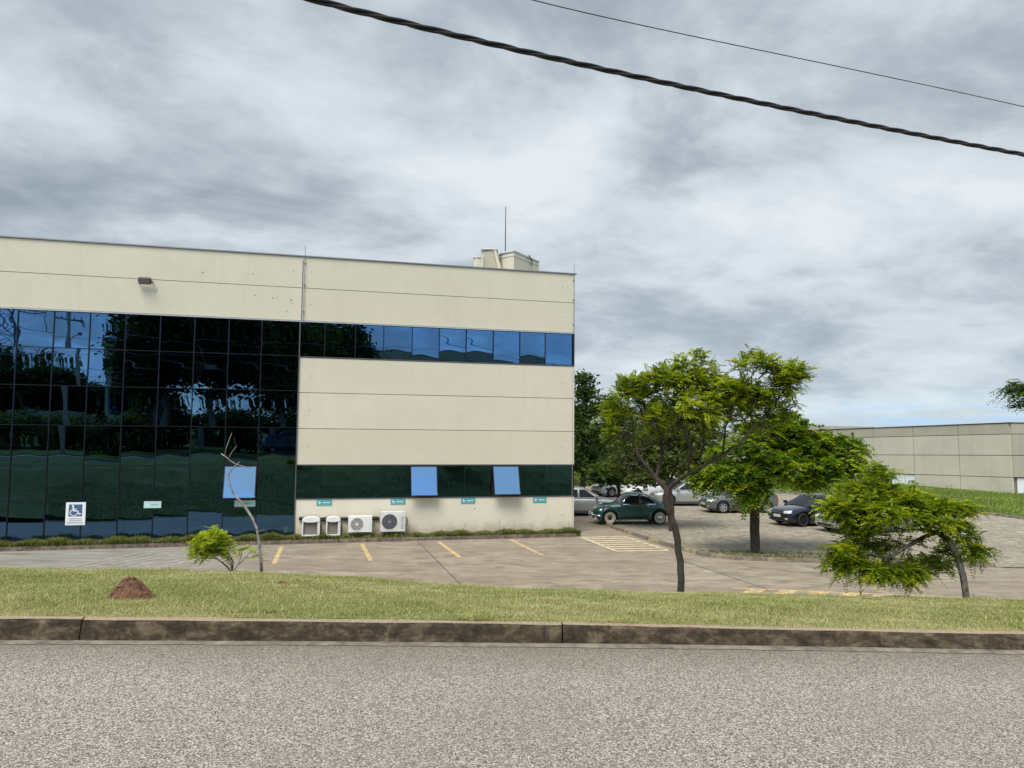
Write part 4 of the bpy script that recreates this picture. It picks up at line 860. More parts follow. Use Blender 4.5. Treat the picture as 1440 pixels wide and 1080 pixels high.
# ------------------------------------------------------------------ dirt mounds
def mound(x, y, w, h, label, seed):
    r = np.random.default_rng(seed); o = empty('dirt_mound', (x, y, float(vergeZ(x, y)) - .02), 0, label, 'dirt mound', 'dirt mounds on the grass verge')
    n = 56; V = []; F = []
    ph = r.uniform(0, 6.28, 12)
    for i in range(n + 1):
        rr = i / n
        for k in range(72):
            q = k / 72 * 2 * math.pi; e = 1 + .10 * math.sin(2 * q + ph[0]) + .07 * math.sin(3 * q + ph[1]) + .05 * math.sin(7 * q + ph[2])
            z = h * (math.cos(rr * math.pi) * .5 + .5) ** .6 * (1 + .16 * math.sin(2 * q + ph[5]) * rr * 2 * (rr < .5) + .0); a, b = rr * w / 2 * e * math.cos(q), rr * w * .42 * e * math.sin(q)
            z += h * .09 * (math.sin(60 * a + 40 * b + ph[3]) * math.sin(55 * b - 30 * a + ph[4])) * (1 - rr) + r.normal(0, .018) * h * 2 * (1 - rr * .7)
            V.append((a, b, z))
    for i in range(n):
        for k in range(72): F.append((i * 72 + k, i * 72 + (k + 1) % 72, (i + 1) * 72 + (k + 1) % 72, (i + 1) * 72 + k))
    link('soil', npmesh('soil', V, F), MATS['dirt'], o)
    mb = MB(); rr = random.Random(seed)
    for k in range(70):
        q = rr.uniform(0, 6.28); a = rr.random() ** .7 * .56; s = rr.uniform(.006, .02) * w * 2; cx, cy = a * w * math.cos(q), a * w * .84 * math.sin(q); cz = h * max(0, (math.cos(min(1, 2 * a) * math.pi) * .5 + .5) ** .8) + s * .3
        vs = [(cx + s * math.cos(p) * rr.uniform(.6, 1.1) * (1 if j else .5), cy + s * math.sin(p) * rr.uniform(.6, 1.1), cz + (j - .5) * s * rr.uniform(.6, 1.2)) for j in (0, 1) for p in (0, 1.57, 3.14, 4.71)]
        mb.add(vs, [(3, 2, 1, 0), (4, 5, 6, 7), (0, 1, 5, 4), (1, 2, 6, 5), (2, 3, 7, 6), (3, 0, 4, 7)])
    ob = mb.build('clods', MATS['dirt'], o); ob['kind'] = 'stuff'
mound(-3.62, 7.25, .50, .20, 'large reddish brown dirt mound on the grass near the left kerb joint', 1)
mound(-2.62, 8.7, .24, .06, 'small brown dirt mound on the grass below the bare sapling', 2)
mound(-2.02, 6.42, .24, .035, 'flat scrape of brown dirt at the kerb edge right of the large mound', 3)
# ------------------------------------------------------------------ grass blades
def blades(name, P, h, w, lean, cols, rg, kind='stuff', label=None, cat=None):
    n = len(P); q = rg.uniform(0, 2 * np.pi, n); d = np.stack([np.cos(q), np.sin(q), np.zeros(n)], -1); s = np.stack([-np.sin(q), np.cos(q), np.zeros(n)], -1)
    up_ = np.array([0, 0, 1.0]); h = h[:, None]; ln = lean[:, None]; w = w[:, None]
    m1 = P + up_ * h * .6 + d * h * ln * .35; tip = P + up_ * h * (1 - .35 * ln.clip(0, 1)) + d * h * ln
    V = np.stack([P - s * w, P + s * w, m1 + s * w * .7, tip, m1 - s * w * .7], 1).reshape(-1, 3); i = np.arange(n)[:, None] * 5
    F = np.concatenate([i + np.array([[0, 1, 2, 4]]), i + np.array([[4, 2, 3, 3]])], 0)
    # quads plus tip triangle as two triangles lists
    Fq = i + np.array([[0, 1, 2]]); Fr = i + np.array([[0, 2, 4]]); Ft = i + np.array([[4, 2, 3]])
    C = np.repeat(cols, 5, 0)
    o = link(name, npmesh(name, V, np.concatenate([Fq, Fr, Ft]), C), MATS['blade']); return tag(o, label, cat, None, kind)
def patch(x, y):
    return (np.sin(.9 * x + 1.7 * y + 1) + np.sin(2.1 * x - 1.1 * y + 2) * .7 + np.sin(3.7 * x + 2.9 * y) * .5 + np.sin(7.9 * x - 5.3 * y + 4) * .4) / 2.6
rg = np.random.default_rng(77); n = 460000
u = rg.random(n); y = 6.05 + (12.2 - 6.05) * u ** 1.35; x = rg.uniform(-1, 1, n) * (.76 * y + .9); y = np.maximum(y, kerbY(x) + .088 + np.abs(rg.normal(0, .02, n)))
dirtm = ((x + 3.62) / .25) ** 2 + ((y - 7.25) / .2) ** 2 < 1; dirtm |= ((x + 2.02) / .13) ** 2 + ((y - 6.42) / .1) ** 2 < 1
x, y = x[~dirtm], y[~dirtm]; n = len(x)
P = np.stack([x, y, vergeZ(x, y) - .005], -1); pt = patch(x, y) + rg.normal(0, .35, n)
dry = 1 / (1 + np.exp(-(pt + .08) * 3.6)); tuft = (np.sin(3.3 * x + 1.9 * y) * np.sin(4.7 * y - 2.2 * x) > .72); green = np.array([.25, .30, .08]); straw = np.array([.68, .60, .34])
cols = green * (1 - dry[:, None] * .62) + straw * dry[:, None] * .62; dead = rg.random(n) < .13; cols[dead] = np.array([.62, .55, .31]) * rg.uniform(.7, 1.1, (dead.sum(), 1))
cols *= rg.uniform(.65, 1.25, (n, 1))
h = rg.uniform(.012, .028, n) * (1 + .5 * (pt < -.2)) * (1 + .8 * tuft) * np.where(rg.random(n) < .012, 2.4, 1); lean = np.abs(rg.normal(.5, .45, n)); lean[dead] += 1.6
blades('grass', P, h, rg.uniform(.0012, .0025, n), lean.clip(0, 2.4), cols, rg, label='mown green grass with dry clippings on the verge', cat='grass')
# back slope of the bank; blades coloured darker so its reflection reads shaded
n = 60000; y = rg.uniform(12.2, 17.2, n); x = rg.uniform(-16, 16, n); P = np.stack([x, y, vergeZ(x, y) - .01], -1)
cols = np.array([.06, .095, .02]) * rg.uniform(.6, 1.3, (n, 1)) * (1 + .8 * patch(x * .6, y * .9))[:, None].clip(.2, 2); blades('grass', P, rg.uniform(.04, .13, n), rg.uniform(.004, .008, n), np.abs(rg.normal(.5, .4, n)), cols, rg, label='coarser grass on the back slope of the bank', cat='grass')
# planting along the office foot
n = 60000; s = rg.uniform(-.05, 26, n); o_ = rg.uniform(.05, .7, n)
bare = (s > 6.3) & (s < 9.0) & (rg.random(n) < .88); s, o_ = s[~bare], o_[~bare]; n = len(s)
x = CORNER[0] - ca * s + sa * o_; y = CORNER[1] - sa * s - ca * o_; hh = np.where(s > 10.4, .20, .16) * (1 + .45 * np.sin(s * 2.3 + 1) * np.sin(s * 5.1)) * rg.uniform(.5, 1.25, n)
cl = np.where((rg.random(n) < .12)[:, None], np.array([[.36, .30, .12]]), np.array([[.15, .18, .045]])) * rg.uniform(.5, 1.3, (n, 1)); redd = (s > 10.6) & (np.sin(s * 3.0) > .3) & (o_ < .25) & (rg.random(n) < .5); cl[redd] = np.array([.14, .07, .035])
blades('planter_grass', np.stack([x, y, np.full(n, .10)], -1), hh, rg.uniform(.007, .014, n), np.abs(rg.normal(.6, .4, n)), cl, rg, label='low green ground cover along the foot of the office', cat='grass')
# weeds on the field
n = 90000; y = 35 + (66 - 35) * rg.random(n) ** 1.2; x = rg.uniform(.42, .78, n) * y + rg.normal(0, .4, n)
ok = (x > np.interp(y, [33.5, 36.6, 40.2, 43.2, 47, 51.5, 55, 70], [40, 25.2, 24.6, 23.6, 21.9, 19.4, 15.4, 12])); 
whx = 36.2 - .347 * (y - 54) / .938; ok &= ~((y > 54) & (x > whx - .3)) & ~((y > 53.5 + (x - 36.2) * .37) & (x > 36)); x, y = x[ok], y[ok]; n = len(x)
pt = patch(x * .4, y * .4); cl = np.array([.19, .25, .05]) * (1 + .4 * pt[:, None]) * rg.uniform(.5, 1.5, (n, 1)); tall = rg.random(n) < .004
blades('field_grass', np.stack([x, y, np.full(n, .0)], -1), np.where(tall, .5, rg.uniform(.04, .13, n) * (1 + .5 * pt)), rg.uniform(.012, .03, n), np.abs(rg.normal(.4, .3, n)), cl, rg, label='rough green grass in front of the grey warehouse', cat='grass')
n = 50000; y = rg.uniform(57.2, 72, n); x = rg.uniform(2, 24, n); cl = np.array([.17, .21, .05]) * rg.uniform(.6, 1.4, (n, 1))
blades('field_grass', np.stack([x, y, np.full(n, 0.)], -1), rg.uniform(.3, .9, n), rg.uniform(.02, .05, n), np.abs(rg.normal(.3, .2, n)), cl, rg, label='tall pale green grass beyond the parked cars', cat='grass')
# grass tufts and litter along the island
n = 5000; t = rg.uniform(0, 1, n); x = 6.4 + 8.5 * t + rg.normal(0, .05, n); y = 24.55 - .75 * t + rg.uniform(.0, 1.2, n) ** 1.5; x[:1200] = rg.uniform(4.6, 6.3, 1200); y[:1200] = 30.3 - (x[:1200] - 4.6) * 3.4 + rg.uniform(.2, .8, 1200)
cl = np.array([.14, .15, .045]) * rg.uniform(.5, 1.5, (n, 1)); blades('island_grass', np.stack([x, y, np.full(n, .01)], -1), rg.uniform(.02, .09, n), rg.uniform(.008, .02, n), np.abs(rg.normal(.7, .5, n)), cl, rg, label='sparse dry grass behind the island kerb under the shade tree', cat='grass')

# ------------------------------------------------------------------ cars
def paint(name, col, rough=0.28, metal=0.0, coat=0.6): return mat(name, col, rough, metal, 0.5, coat, var=0.05, vs=2)
paint('paint_green', (0.005, 0.060, 0.053), .3, 0, .3); paint('paint_silver', (0.42, 0.43, 0.42), .35, .35); paint('paint_white', (0.70, 0.71, 0.71)); paint('paint_grey', (0.14, 0.145, 0.15), .32, .45); paint('paint_navy', (0.008, 0.010, 0.022))
mat('car_glass', (0.012, 0.015, 0.018), 0.08, 0, 0.35, var=0); mat('rubber', (0.014, 0.014, 0.015), 0.85); mat('chrome', (0.72, 0.73, 0.74), 0.14, 1.0, var=0)
mat('rim', (0.50, 0.51, 0.52), 0.35, 0.7); mat('rim_dark', (0.03, 0.03, 0.032), 0.4, 0.4); mat('lamp_clear', (0.66, 0.68, 0.68), 0.12, 0.3, var=0); mat('lamp_red', (0.35, 0.012, 0.01), 0.2); mat('cream', (0.42, 0.385, 0.30), 0.5); mat('plate', (0.55, 0.56, 0.56), 0.5)
def patch_on(bvh, pts, d, off=0.006, n=4):
    """a thin panel lying on a body: outline pts are cast along d on to it"""
    d = Vector(d).normalized(); pts = [Vector(p) for p in pts]; ring = []
    for a, b in zip(pts, pts[1:] + pts[:1]):
        for k in range(5): ring.append(a.lerp(b, k / 5))
    c = sum(ring, Vector()) / len(ring); vs = []
    for j in range(n, 0, -1):
        for p in ring: vs.append(c.lerp(p, j / n))
    vs.append(c); out = []
    for p in vs:
        h = bvh.ray_cast(p - d * 3, d)
        q = h[0] if h[0] is not None else bvh.find_nearest(p)[0]
        out.append(q - d * off)
    m = len(ring); fs = [(j * m + i, j * m + (i + 1) % m, (j + 1) * m + (i + 1) % m, (j + 1) * m + i) for j in range(n - 1) for i in range(m)]
    fs += [((n - 1) * m + i, (n - 1) * m + (i + 1) % m, n * m) for i in range(m)]
    # thickness: a skirt back to the body
    b0_ = len(out); out += [out[i] + d * (off + .004) for i in range(m)]; fs += [(i, (i + 1) % m, b0_ + (i + 1) % m, b0_ + i) for i in range(m)]
    return MB().add(out, fs)
def evaluated(mb, sub=0, cuts=None):
    o = bpy.data.objects.new('tmp', mb.mesh('tmp')); COL.objects.link(o); dl = [o]
    if sub: q = o.modifiers.new('s', 'SUBSURF'); q.levels = sub; q.render_levels = sub
    if cuts:
        c = bpy.data.objects.new('cut', cuts.mesh('cut')); COL.objects.link(c); dl.append(c)
        q = o.modifiers.new('b', 'BOOLEAN'); q.object = c; q.operation = 'DIFFERENCE'; q.solver = 'EXACT'
    dg = bpy.context.evaluated_depsgraph_get(); me = bpy.data.meshes.new_from_object(o.evaluated_get(dg), depsgraph=dg)
    for x in dl: bpy.data.objects.remove(x)
    me.materials.clear(); return me
def finish(me, name, m, parent, ang=38):
    o = link(name, me, m, parent, True)
    try: me.set_sharp_from_angle(angle=RAD(ang))
    except Exception: pass
    return o
def bvh_of(me): return BVHTree.FromPolygons([v.co.copy() for v in me.vertices], [tuple(p.vertices) for p in me.polygons])
def wheel(par, x, y, r, style, sgn):
    e = bpy.data.objects.new('wheel', None); COL.objects.link(e); e.parent = par; e.location = (x, y, r); e.rotation_euler = (0, 0, 0 if sgn > 0 else math.pi)
    w = 0.095; ri = r * (0.66 if style != 'vintage' else 0.60)
    MB().lathe([(ri, -w), (r * .9, -w), (r * .985, -w * .75), (r, -w * .3), (r, w * .3), (r * .985, w * .75), (r * .9, w), (ri, w * .95), (ri, -w)], 32).build('tyre', MATS['rubber'], e, True)
    if style == 'vintage':
        MB().lathe([(r * .80, w * 1.0), (r * .79, w * 1.04), (ri * 1.0, w * 1.02)], 32).build('whitewall', MATS['cream'], e)
        MB().lathe([(ri, w * .95), (ri * .9, w * .8), (ri * .62, w * .72), (ri * .6, w * .6), (0, w * .6)], 32).build('rim', MATS['cream'], e, True)
        if x < 0: MB().lathe([(ri * .66, w * .72), (ri * .6, w * .95), (ri * .45, w * 1.25), (ri * .2, w * 1.4), (0, w * 1.42)], 24).build('hubcap', MATS['chrome'], e, True)
        else: MB().lathe([(ri * .52, w * .62), (ri * .45, w * .75), (0, w * .8)], 24).build('hub', MATS['dark'], e, True)
    else:
        mm = MATS['rim_dark' if style == 'dark' else 'rim']
        MB().lathe([(ri, w * .5), (0, w * .45)], 24).build('brake_disc', MATS['dark'], e)
        b = MB().lathe([(ri, w * .5), (ri, w * .96), (ri * .9, w * .9), (ri * .88, w * .55)], 32).lathe([(ri * .25, w * .5), (ri * .24, w * .85), (0, w * .9)], 16)
        for k in range(6 if style != 'dark' else 10):
            q = k * 2 * math.pi / (6 if style != 'dark' else 10); M = Matrix.Rotation(q, 4, 'Y'); hw = .035 if style != 'dark' else .018
            b.box(ri * .15, ri * .93, w * .55, w * .86, -hw, hw, M=M)
        b.build('rim', mm, e)
def make_car(name, label, cat, x, y, head, col, style='hatch', rim='alloy', sc=0.93, glass='car_glass', z=0.012, roof=None):
    L_, W_, H = dict(hatch=(4.15, .86, 1.50), sedan=(4.45, .86, 1.46), suv=(4.35, .9, 1.62), coupe=(4.3, .86, 1.44))[style]
    root = empty(name, (x, y, z), head, label, cat, 'cars parked in the lot'); root.scale = (sc, sc, sc)
    h = L_ / 2; wx = L_ * .305; r = .315 if style != 'suv' else .345; bz = .92 if style != 'suv' else 1.0
    deck = bz + (.03 if style != 'sedan' else .02); lo = .17 if style != 'suv' else .22
    st = [(h, .36, .60, W_ * .70), (h - .05, .24, .70, W_ * .83), (h - .20, lo, .76, W_ * .93), (h - .6, lo, .84, W_ * .98), (h - 1.15, lo, bz - .03, W_), (h * .3, lo, bz, W_), (0, lo, bz, W_), (-h * .4, lo, bz + .01, W_), (-h + .75, lo, deck, W_), (-h + .25, lo + .03, deck - (.0), W_ * .95), (-h + .06, .28, deck - .06, W_ * .86), (-h, .40, deck - .18, W_ * .76)]
    mb = MB(); ring = []
    for (sx, zb, zt, w) in st:
        d = zt - zb; half = [(0, zb), (w * .8, zb), (w * .955, zb + .05), (w * .985, zb + d * .34), (w, zb + d * .6), (w * .975, zb + d * .85), (w * .90, zt - .005), (w * .5, zt + .03), (0, zt + .04)]
        ring.append([(sx, a, b) for a, b in half] + [(sx, -a, b) for a, b in half[-2:0:-1]])
    m_ = len(ring[0]); vs = [p for q in ring for p in q]; fs = [(i * m_ + j, i * m_ + (j + 1) % m_, (i + 1) * m_ + (j + 1) % m_, (i + 1) * m_ + j) for i in range(len(st) - 1) for j in range(m_)]
    fs += [tuple(range(m_)), tuple((len(st) - 1) * m_ + j for j in range(m_ - 1, -1, -1))]
    mb.add(vs, fs); cut = MB()
    for sx in (wx, -wx):
        for sg in (1, -1): cut.lathe([(0, sg * .52), (r + .06, sg * .52), (r + .06, sg * 1.3), (0, sg * 1.3)], 28, 'y', (sx, 0, r + .02))
    me = evaluated(mb, 2, cut); full = bvh_of(me)
    body = finish(me, 'body', MATS[col], root)
    # cabin
    if style == 'sedan': pr = [(h - 1.12, bz), (h - 1.95, H - .05), (h - 2.3, H), (-.55, H - .02), (-1.0, H - .08), (-1.72, bz + .03)]
    elif style == 'coupe': pr = [(h - 1.15, bz), (h - 2.0, H - .05), (h - 2.35, H), (-.3, H - .03), (-.9, H - .14), (-1.8, bz + .03)]
    else: pr = [(h - 1.08, bz), (h - 1.85, H - .05), (h - 2.25, H), (-.8, H - .02), (-1.45, H - .09), (-h + .16, bz + .06)]
    wb, wr = W_ * .925, W_ * .70; mb = MB(); ring = []
    for (sx, zt) in pr:
        t = (zt - bz) / (H - bz); wt = wb + (wr - wb) * t; q = max(0.01, zt - bz)
        half = [(0, bz - .1), (wb * .98, bz - .1), (wb, bz), (wb + (wt - wb) * .9, bz + q * .86), (wt * .93, zt - .01), (wt * .5, zt + .02), (0, zt + .03)]
        ring.append([(sx, a, b) for a, b in half] + [(sx, -a, b) for a, b in half[-2:0:-1]])
    m_ = len(ring[0]); vs = [p for q in ring for p in q]; fs = [(i * m_ + j, i * m_ + (j + 1) % m_, (i + 1) * m_ + (j + 1) % m_, (i + 1) * m_ + j) for i in range(len(pr) - 1) for j in range(m_)]
    fs += [tuple(range(m_)), tuple((len(pr) - 1) * m_ + j for j in range(m_ - 1, -1, -1))]
    mb.add(vs, fs); cme = evaluated(mb, 0); cb = bvh_of(cme); finish(cme, 'cabin', MATS[roof or col], root, 50)
    xa = lambda zz: pr[0][0] + (pr[1][0] - pr[0][0]) * (zz - bz) / (pr[1][1] - bz)
    xd = lambda zz: pr[-1][0] + (pr[-2][0] - pr[-1][0]) * (zz - pr[-1][1]) / (pr[-2][1] - pr[-1][1])
    z0, z1 = bz + .045, H - .12; xb = -.05
    for sg in (1, -1):
        for poly in ([(xa(z0) - .20, z0), (xa(z1) - .10, z1), (xb + .04, z1 + .01), (xb + .04, z0)], [(xb - .04, z0), (xb - .04, z1 + .01), (xd(z1) + .16, z1 - .01), (xd(z0 + .12) + .12, z0 + .1), (xd(z0) + .22, z0)]):
            patch_on(cb, [(a, 0, b) for a, b in poly], (0, -sg, 0), .007).build('side_window', MATS[glass], root)
        mr = MB().box(xa(bz) - .3, xa(bz) - .14, sg * (W_ + .02), sg * (W_ + .17), bz + .03, bz + .16).box(xa(bz) - .24, xa(bz) - .18, sg * (W_ * .93), sg * (W_ + .03), bz + .03, bz + .08); mr.build('mirror', MATS[col], root, bevel=.02)
        for sx in (-.02, -.95): patch_on(full, [(sx, 0, bz - .16), (sx - .2, 0, bz - .16), (sx - .2, 0, bz - .13), (sx, 0, bz - .13)], (0, -sg, 0), .02, 2).build('door_handle', MATS[col], root)
        patch_on(full, [(h, sg * .42, .60), (h, sg * .42, .71), (h, sg * .80, .76), (h, sg * .82, .63)], (-1, -sg * .35, 0), .008).build('headlight', MATS['lamp_clear'], root)
        patch_on(full, [(h, sg * .50, .33), (h, sg * .50, .40), (h, sg * .66, .40), (h, sg * .66, .33)], (-1, -sg * .2, 0), .008).build('fog_light', MATS['lamp_clear'], root)
        patch_on(full, [(-h, sg * .55, .72), (-h, sg * .50, .84), (-h, sg * .84, .86), (-h, sg * .84, .70)], (1, -sg * .35, 0), .008).build('tail_light', MATS['lamp_red'], root)
        MB().box(-wx + r + .09, wx - r - .09, sg * (W_ * .90), sg * (W_ * .985), lo - .02, lo + .06).build('side_skirt', MATS['dark_grey'], root)
        # door seams
        for sx in (xb, h - 1.32, -wx + .30): patch_on(full, [(sx, 0, lo + .1), (sx + .01, 0, lo + .1), (sx + .01, 0, bz - .03), (sx, 0, bz - .03)], (0, -sg, 0), .0025, 2).build('door_seam', MATS['dark'], root)
    patch_on(cb, [(0, -wb * .86, bz + .03), (0, wb * .86, bz + .03), (0, wr * .9, z1 + .05), (0, -wr * .9, z1 + .05)], (-1, 0, 0), .008, 3).build('windscreen', MATS[glass], root)
    patch_on(cb, [(0, -wb * .8, bz + .12), (0, wb * .8, bz + .12), (0, wr * .85, z1 + .0), (0, -wr * .85, z1 + .0)], (1, 0, 0), .008, 3).build('rear_window', MATS[glass], root)
    patch_on(full, [(h, -.40, .57), (h, .40, .57), (h, .37, .69), (h, -.37, .69)], (-1, 0, 0), .008).build('grille', MATS['dark'], root)
    patch_on(full, [(h, -.33, .625), (h, .33, .625), (h, .33, .645), (h, -.33, .645)], (-1, 0, 0), .015, 2).build('grille_bar', MATS['chrome'], root)
    patch_on(full, [(h, -.48, .27), (h, .48, .27), (h, .44, .38), (h, -.44, .38)], (-1, 0, 0), .008).build('air_intake', MATS['dark'], root)
    MB().box(h - .02, h + .02, -.22, .22, .42, .54).build('licence_plate', MATS['plate'], root)
    MB().box(-h + .25, h - .3, -.62, .62, .16, .34).build('underbody', MATS['dark'], root)
    for sx in (wx, -wx):
        for sg in (1, -1): wheel(root, sx, sg * (W_ - .115), r, rim, sg)
    return root
def hd(a): return math.pi + RAD(a)
make_car('parked_car', 'silver sedan with dark windows half hidden behind the office corner', 'car', 3.3, 37.0, RAD(1), 'paint_silver', 'sedan')
make_car('parked_car', 'white hatchback at the back of the lot under the low green tree', 'car', 7.1, 48.4, hd(24), 'paint_white', 'hatch', z=0.02)
make_car('parked_car', 'white car parked directly behind the roof of the old green car', 'car', 8.5, 45.6, hd(14), 'paint_white', 'suv', z=0.02)
make_car('parked_car', 'silver car between the crooked trunk and the grey hatchback', 'car', 10.0, 42.6, hd(6), 'paint_silver', 'sedan', z=0.02)
make_car('parked_car', 'grey hatchback with bright alloy wheels under the shade tree', 'car', 11.78, 39.0, hd(9), 'paint_grey', 'hatch', z=0.02)
make_car('parked_car', 'navy blue car with black wheels facing left beyond the shade tree trunk', 'car', 13.55, 33.85, hd(22), 'paint_navy', 'coupe', 'dark', z=0.02)
make_car('parked_car', 'pale silver car mostly hidden by the leaning tree, nearest to the island', 'car', 14.75, 31.5, hd(14), 'paint_silver', 'hatch', z=0.02)
make_car('parked_car', 'dark car parked across the street, seen only in the curtain wall', 'car', -0.6, -8.2, RAD(182), 'paint_navy', 'hatch', z=2.52)
# --- the old green car
def make_beetle(x, y, head, sc):
    root = empty('vintage_car', (x, y, 0.012), head, 'rounded old dark green two-door car with cream wheels and chrome bumper', 'car', None); root.scale = (sc, sc, sc)
    # x, zbottom, ztop, width low, width at belt, width near top
    st = [(1.86, .42, .58, .24, .22, .12), (1.80, .34, .70, .34, .32, .20), (1.62, .30, .82, .42, .42, .28), (1.35, .30, .90, .47, .50, .36), (1.0, .28, .96, .54, .58, .46), (.78, .27, 1.00, .62, .64, .54), (.66, .26, 1.03, .66, .68, .60), (.36, .26, 1.40, .68, .70, .50), (.18, .26, 1.465, .68, .70, .50), (-.15, .26, 1.49, .68, .70, .52), (-.5, .26, 1.455, .68, .70, .50), (-.85, .27, 1.345, .66, .68, .47), (-1.2, .30, 1.14, .58, .62, .42), (-1.5, .33, .92, .50, .54, .36), (-1.74, .38, .70, .42, .44, .30), (-1.86, .46, .58, .3, .3, .2)]
    mb = MB(); ring = []
    for (sx, zb, zt, w0, w1, w2) in st:
        belt = min(.93, zb + (zt - zb) * .72); half = [(0, zb), (w0 * .92, zb), (w0, zb + .06), (w1, (zb + belt) / 2), (w1 * .985, belt), (w2 + (w1 - w2) * .35, belt + (zt - belt) * .62), (w2, zt - (zt - belt) * .12), (w2 * .5, zt - .0), (0, zt + .012)]
        ring.append([(sx, a, b) for a, b in half] + [(sx, -a, b) for a, b in half[-2:0:-1]])
    m_ = len(ring[0]); vs = [p for q in ring for p in q]; fs = [(i * m_ + j, i * m_ + (j + 1) % m_, (i + 1) * m_ + (j + 1) % m_, (i + 1) * m_ + j) for i in range(len(st) - 1) for j in range(m_)]
    fs += [tuple(range(m_)), tuple((len(st) - 1) * m_ + j for j in range(m_ - 1, -1, -1))]
    mb.add(vs, fs); r = .325; wxs = (1.22, -1.18); cut = MB()
    for sx in wxs:
        for sg in (1, -1): cut.lathe([(0, sg * .44), (r + .07, sg * .44), (r + .07, sg * 1.2), (0, sg * 1.2)], 28, 'y', (sx, 0, r))
    me = evaluated(mb, 2, cut); finish(me, 'body', MATS['paint_green'], root); bv = bvh_of(me)
    for sg in (1, -1):
        for sx in wxs:
            fr_ = MB(); n = 26; prof = [(.44, .52), (.56, .525), (.66, .505), (.72, .46), (.745, .41), (.74, .375), (.72, .37)]
            a0, a1 = (-28, 196) if sx > 0 else (-22, 200); vs = []
            for i in range(n + 1):
                q = RAD(a0 + (a1 - a0) * i / n); k = 1.0
                for (yy, rr) in prof:
                    ex = 1.06 if (math.cos(q) > 0) == (sx > 0) else 1.10; rx = rr * (ex if abs(math.cos(q)) > .2 else 1 + (ex - 1) * abs(math.cos(q)) / .2)
                    vs.append((sx + rx * math.cos(q), sg * yy, max(.2, r + rr * math.sin(q) * 1.02)))
            m2 = len(prof); fr_.add(vs, [(i * m2 + j, i * m2 + j + 1, (i + 1) * m2 + j + 1, (i + 1) * m2 + j) for i in range(n) for j in range(m2 - 1)])
            o = fr_.build('fender', MATS['paint_green'], root, True); q = o.modifiers.new('s', 'SOLIDIFY'); q.thickness = .012; q.offset = 0
        MB().box(-.72, .76, sg * .60, sg * .74, .25, .285).build('running_board', MATS['dark_grey'], root, bevel=.008)
        # lamps
        MB().lathe([(.0, .10), (.05, .095), (.085, .06), (.09, .0), (.07, -.12), (0, -.16)], 20, 'x', (1.60, sg * .60, .66)).build('headlight', MATS['chrome'], root, True)
        MB().lathe([(.0, .115), (.05, .108), (.08, .068)], 20, 'x', (1.60, sg * .60, .66)).build('headlight_lens', MATS['lamp_clear'], root, True)
        MB().lathe([(.0, .05), (.03, .04), (.035, 0), (.02, -.04)], 12, 'x', (1.36, sg * .60, .86)).build('turn_signal', MATS['chrome'], root, True)
        MB().lathe([(.0, -.08), (.05, -.06), (.055, 0), (.03, .08)], 14, 'x', (-1.62, sg * .60, .64)).build('tail_light', MATS['lamp_red'], root, True)
        w1 = [(.56, 0, .965), (.50, 0, 1.12), (.34, 0, 1.30), (.24, 0, 1.345), (-.18, 0, 1.355), (-.20, 0, .965)]
        w2 = [(-.32, 0, .965), (-.31, 0, 1.34), (-.55, 0, 1.315), (-.80, 0, 1.20), (-.98, 0, 1.03), (-.97, 0, .965)]
        for w in (w1, w2):
            cx = sum(p[0] for p in w) / len(w); cz = sum(p[2] for p in w) / len(w); big = [(cx + (p[0] - cx) * 1.11, 0, cz + (p[2] - cz) * 1.20) for p in w]
            patch_on(bv, big, (0, -sg, 0), .005).build('window_trim', MATS['chrome'], root); patch_on(bv, w, (0, -sg, 0), .012).build('side_window', MATS['car_glass'], root)
        patch_on(bv, [(1.35, 0, .855), (-1.25, 0, .875), (-1.25, 0, .90), (1.35, 0, .88)], (0, -sg, 0), .010, 2).build('side_moulding', MATS['chrome'], root)
        MB().tube([(-.16, sg * .71, .90), (-.16, sg * .745, .90), (-.06, sg * .745, .90)], .014, 6).build('door_handle', MATS['chrome'], root)
        patch_on(bv, [(.62, 0, .30), (.63, 0, .30), (.63, 0, .95), (.62, 0, .95)], (0, -sg, 0), .003, 2).build('door_seam', MATS['dark'], root); patch_on(bv, [(-.27, 0, .30), (-.26, 0, .30), (-.26, 0, 1.36), (-.27, 0, 1.36)], (0, -sg, 0), .003, 2).build('door_seam', MATS['dark'], root)
        MB().tube([(.6, sg * .68, .98), (.62, sg * .82, 1.02)], .008, 5).lathe([(.0, -.02), (.05, -.015), (.05, .01), (0, .02)], 14, 'x', (.62, sg * .86, 1.04)).build('mirror', MATS['chrome'], root)
    patch_on(bv, [(0, -.50, 1.06), (0, .50, 1.06), (0, .42, 1.34), (0, -.42, 1.34)], (-1, 0, 0), .008, 4).build('windscreen', MATS['lamp_clear' if False else 'car_glass'], root)
    patch_on(bv, [(0, -.36, 1.14), (0, .36, 1.14), (0, .30, 1.32), (0, -.30, 1.32)], (1, 0, 0), .008, 4).build('rear_window', MATS['car_glass'], root)
    for sx, s2 in ((1.98, 1), (-1.98, -1)):
        p = [(sx - s2 * .35, y_, .42) if abs(y_) > .7 else (sx - s2 * .16 * (y_ / .62) ** 2 if abs(y_) < .7 else sx, y_, .42) for y_ in (-.74, -.64, -.5, -.3, 0, .3, .5, .64, .74)]
        MB().tube(p, .045, 8).build('bumper', MATS['chrome'], root, True)
        for y_ in (-.3, .3): MB().tube([(sx - s2 * .03, y_, .32), (sx + s2 * .03, y_, .42), (sx - s2 * .03, y_, .55)], [.02, .03, .02], 7).build('bumper_guard', MATS['chrome'], root, True)
    MB().box(1.97, 1.985, -.2, .2, .47, .60).build('licence_plate', MATS['plate'], root)
    MB().box(-1.6, 1.6, -.42, .42, .2, .34).build('underbody', MATS['dark'], root)
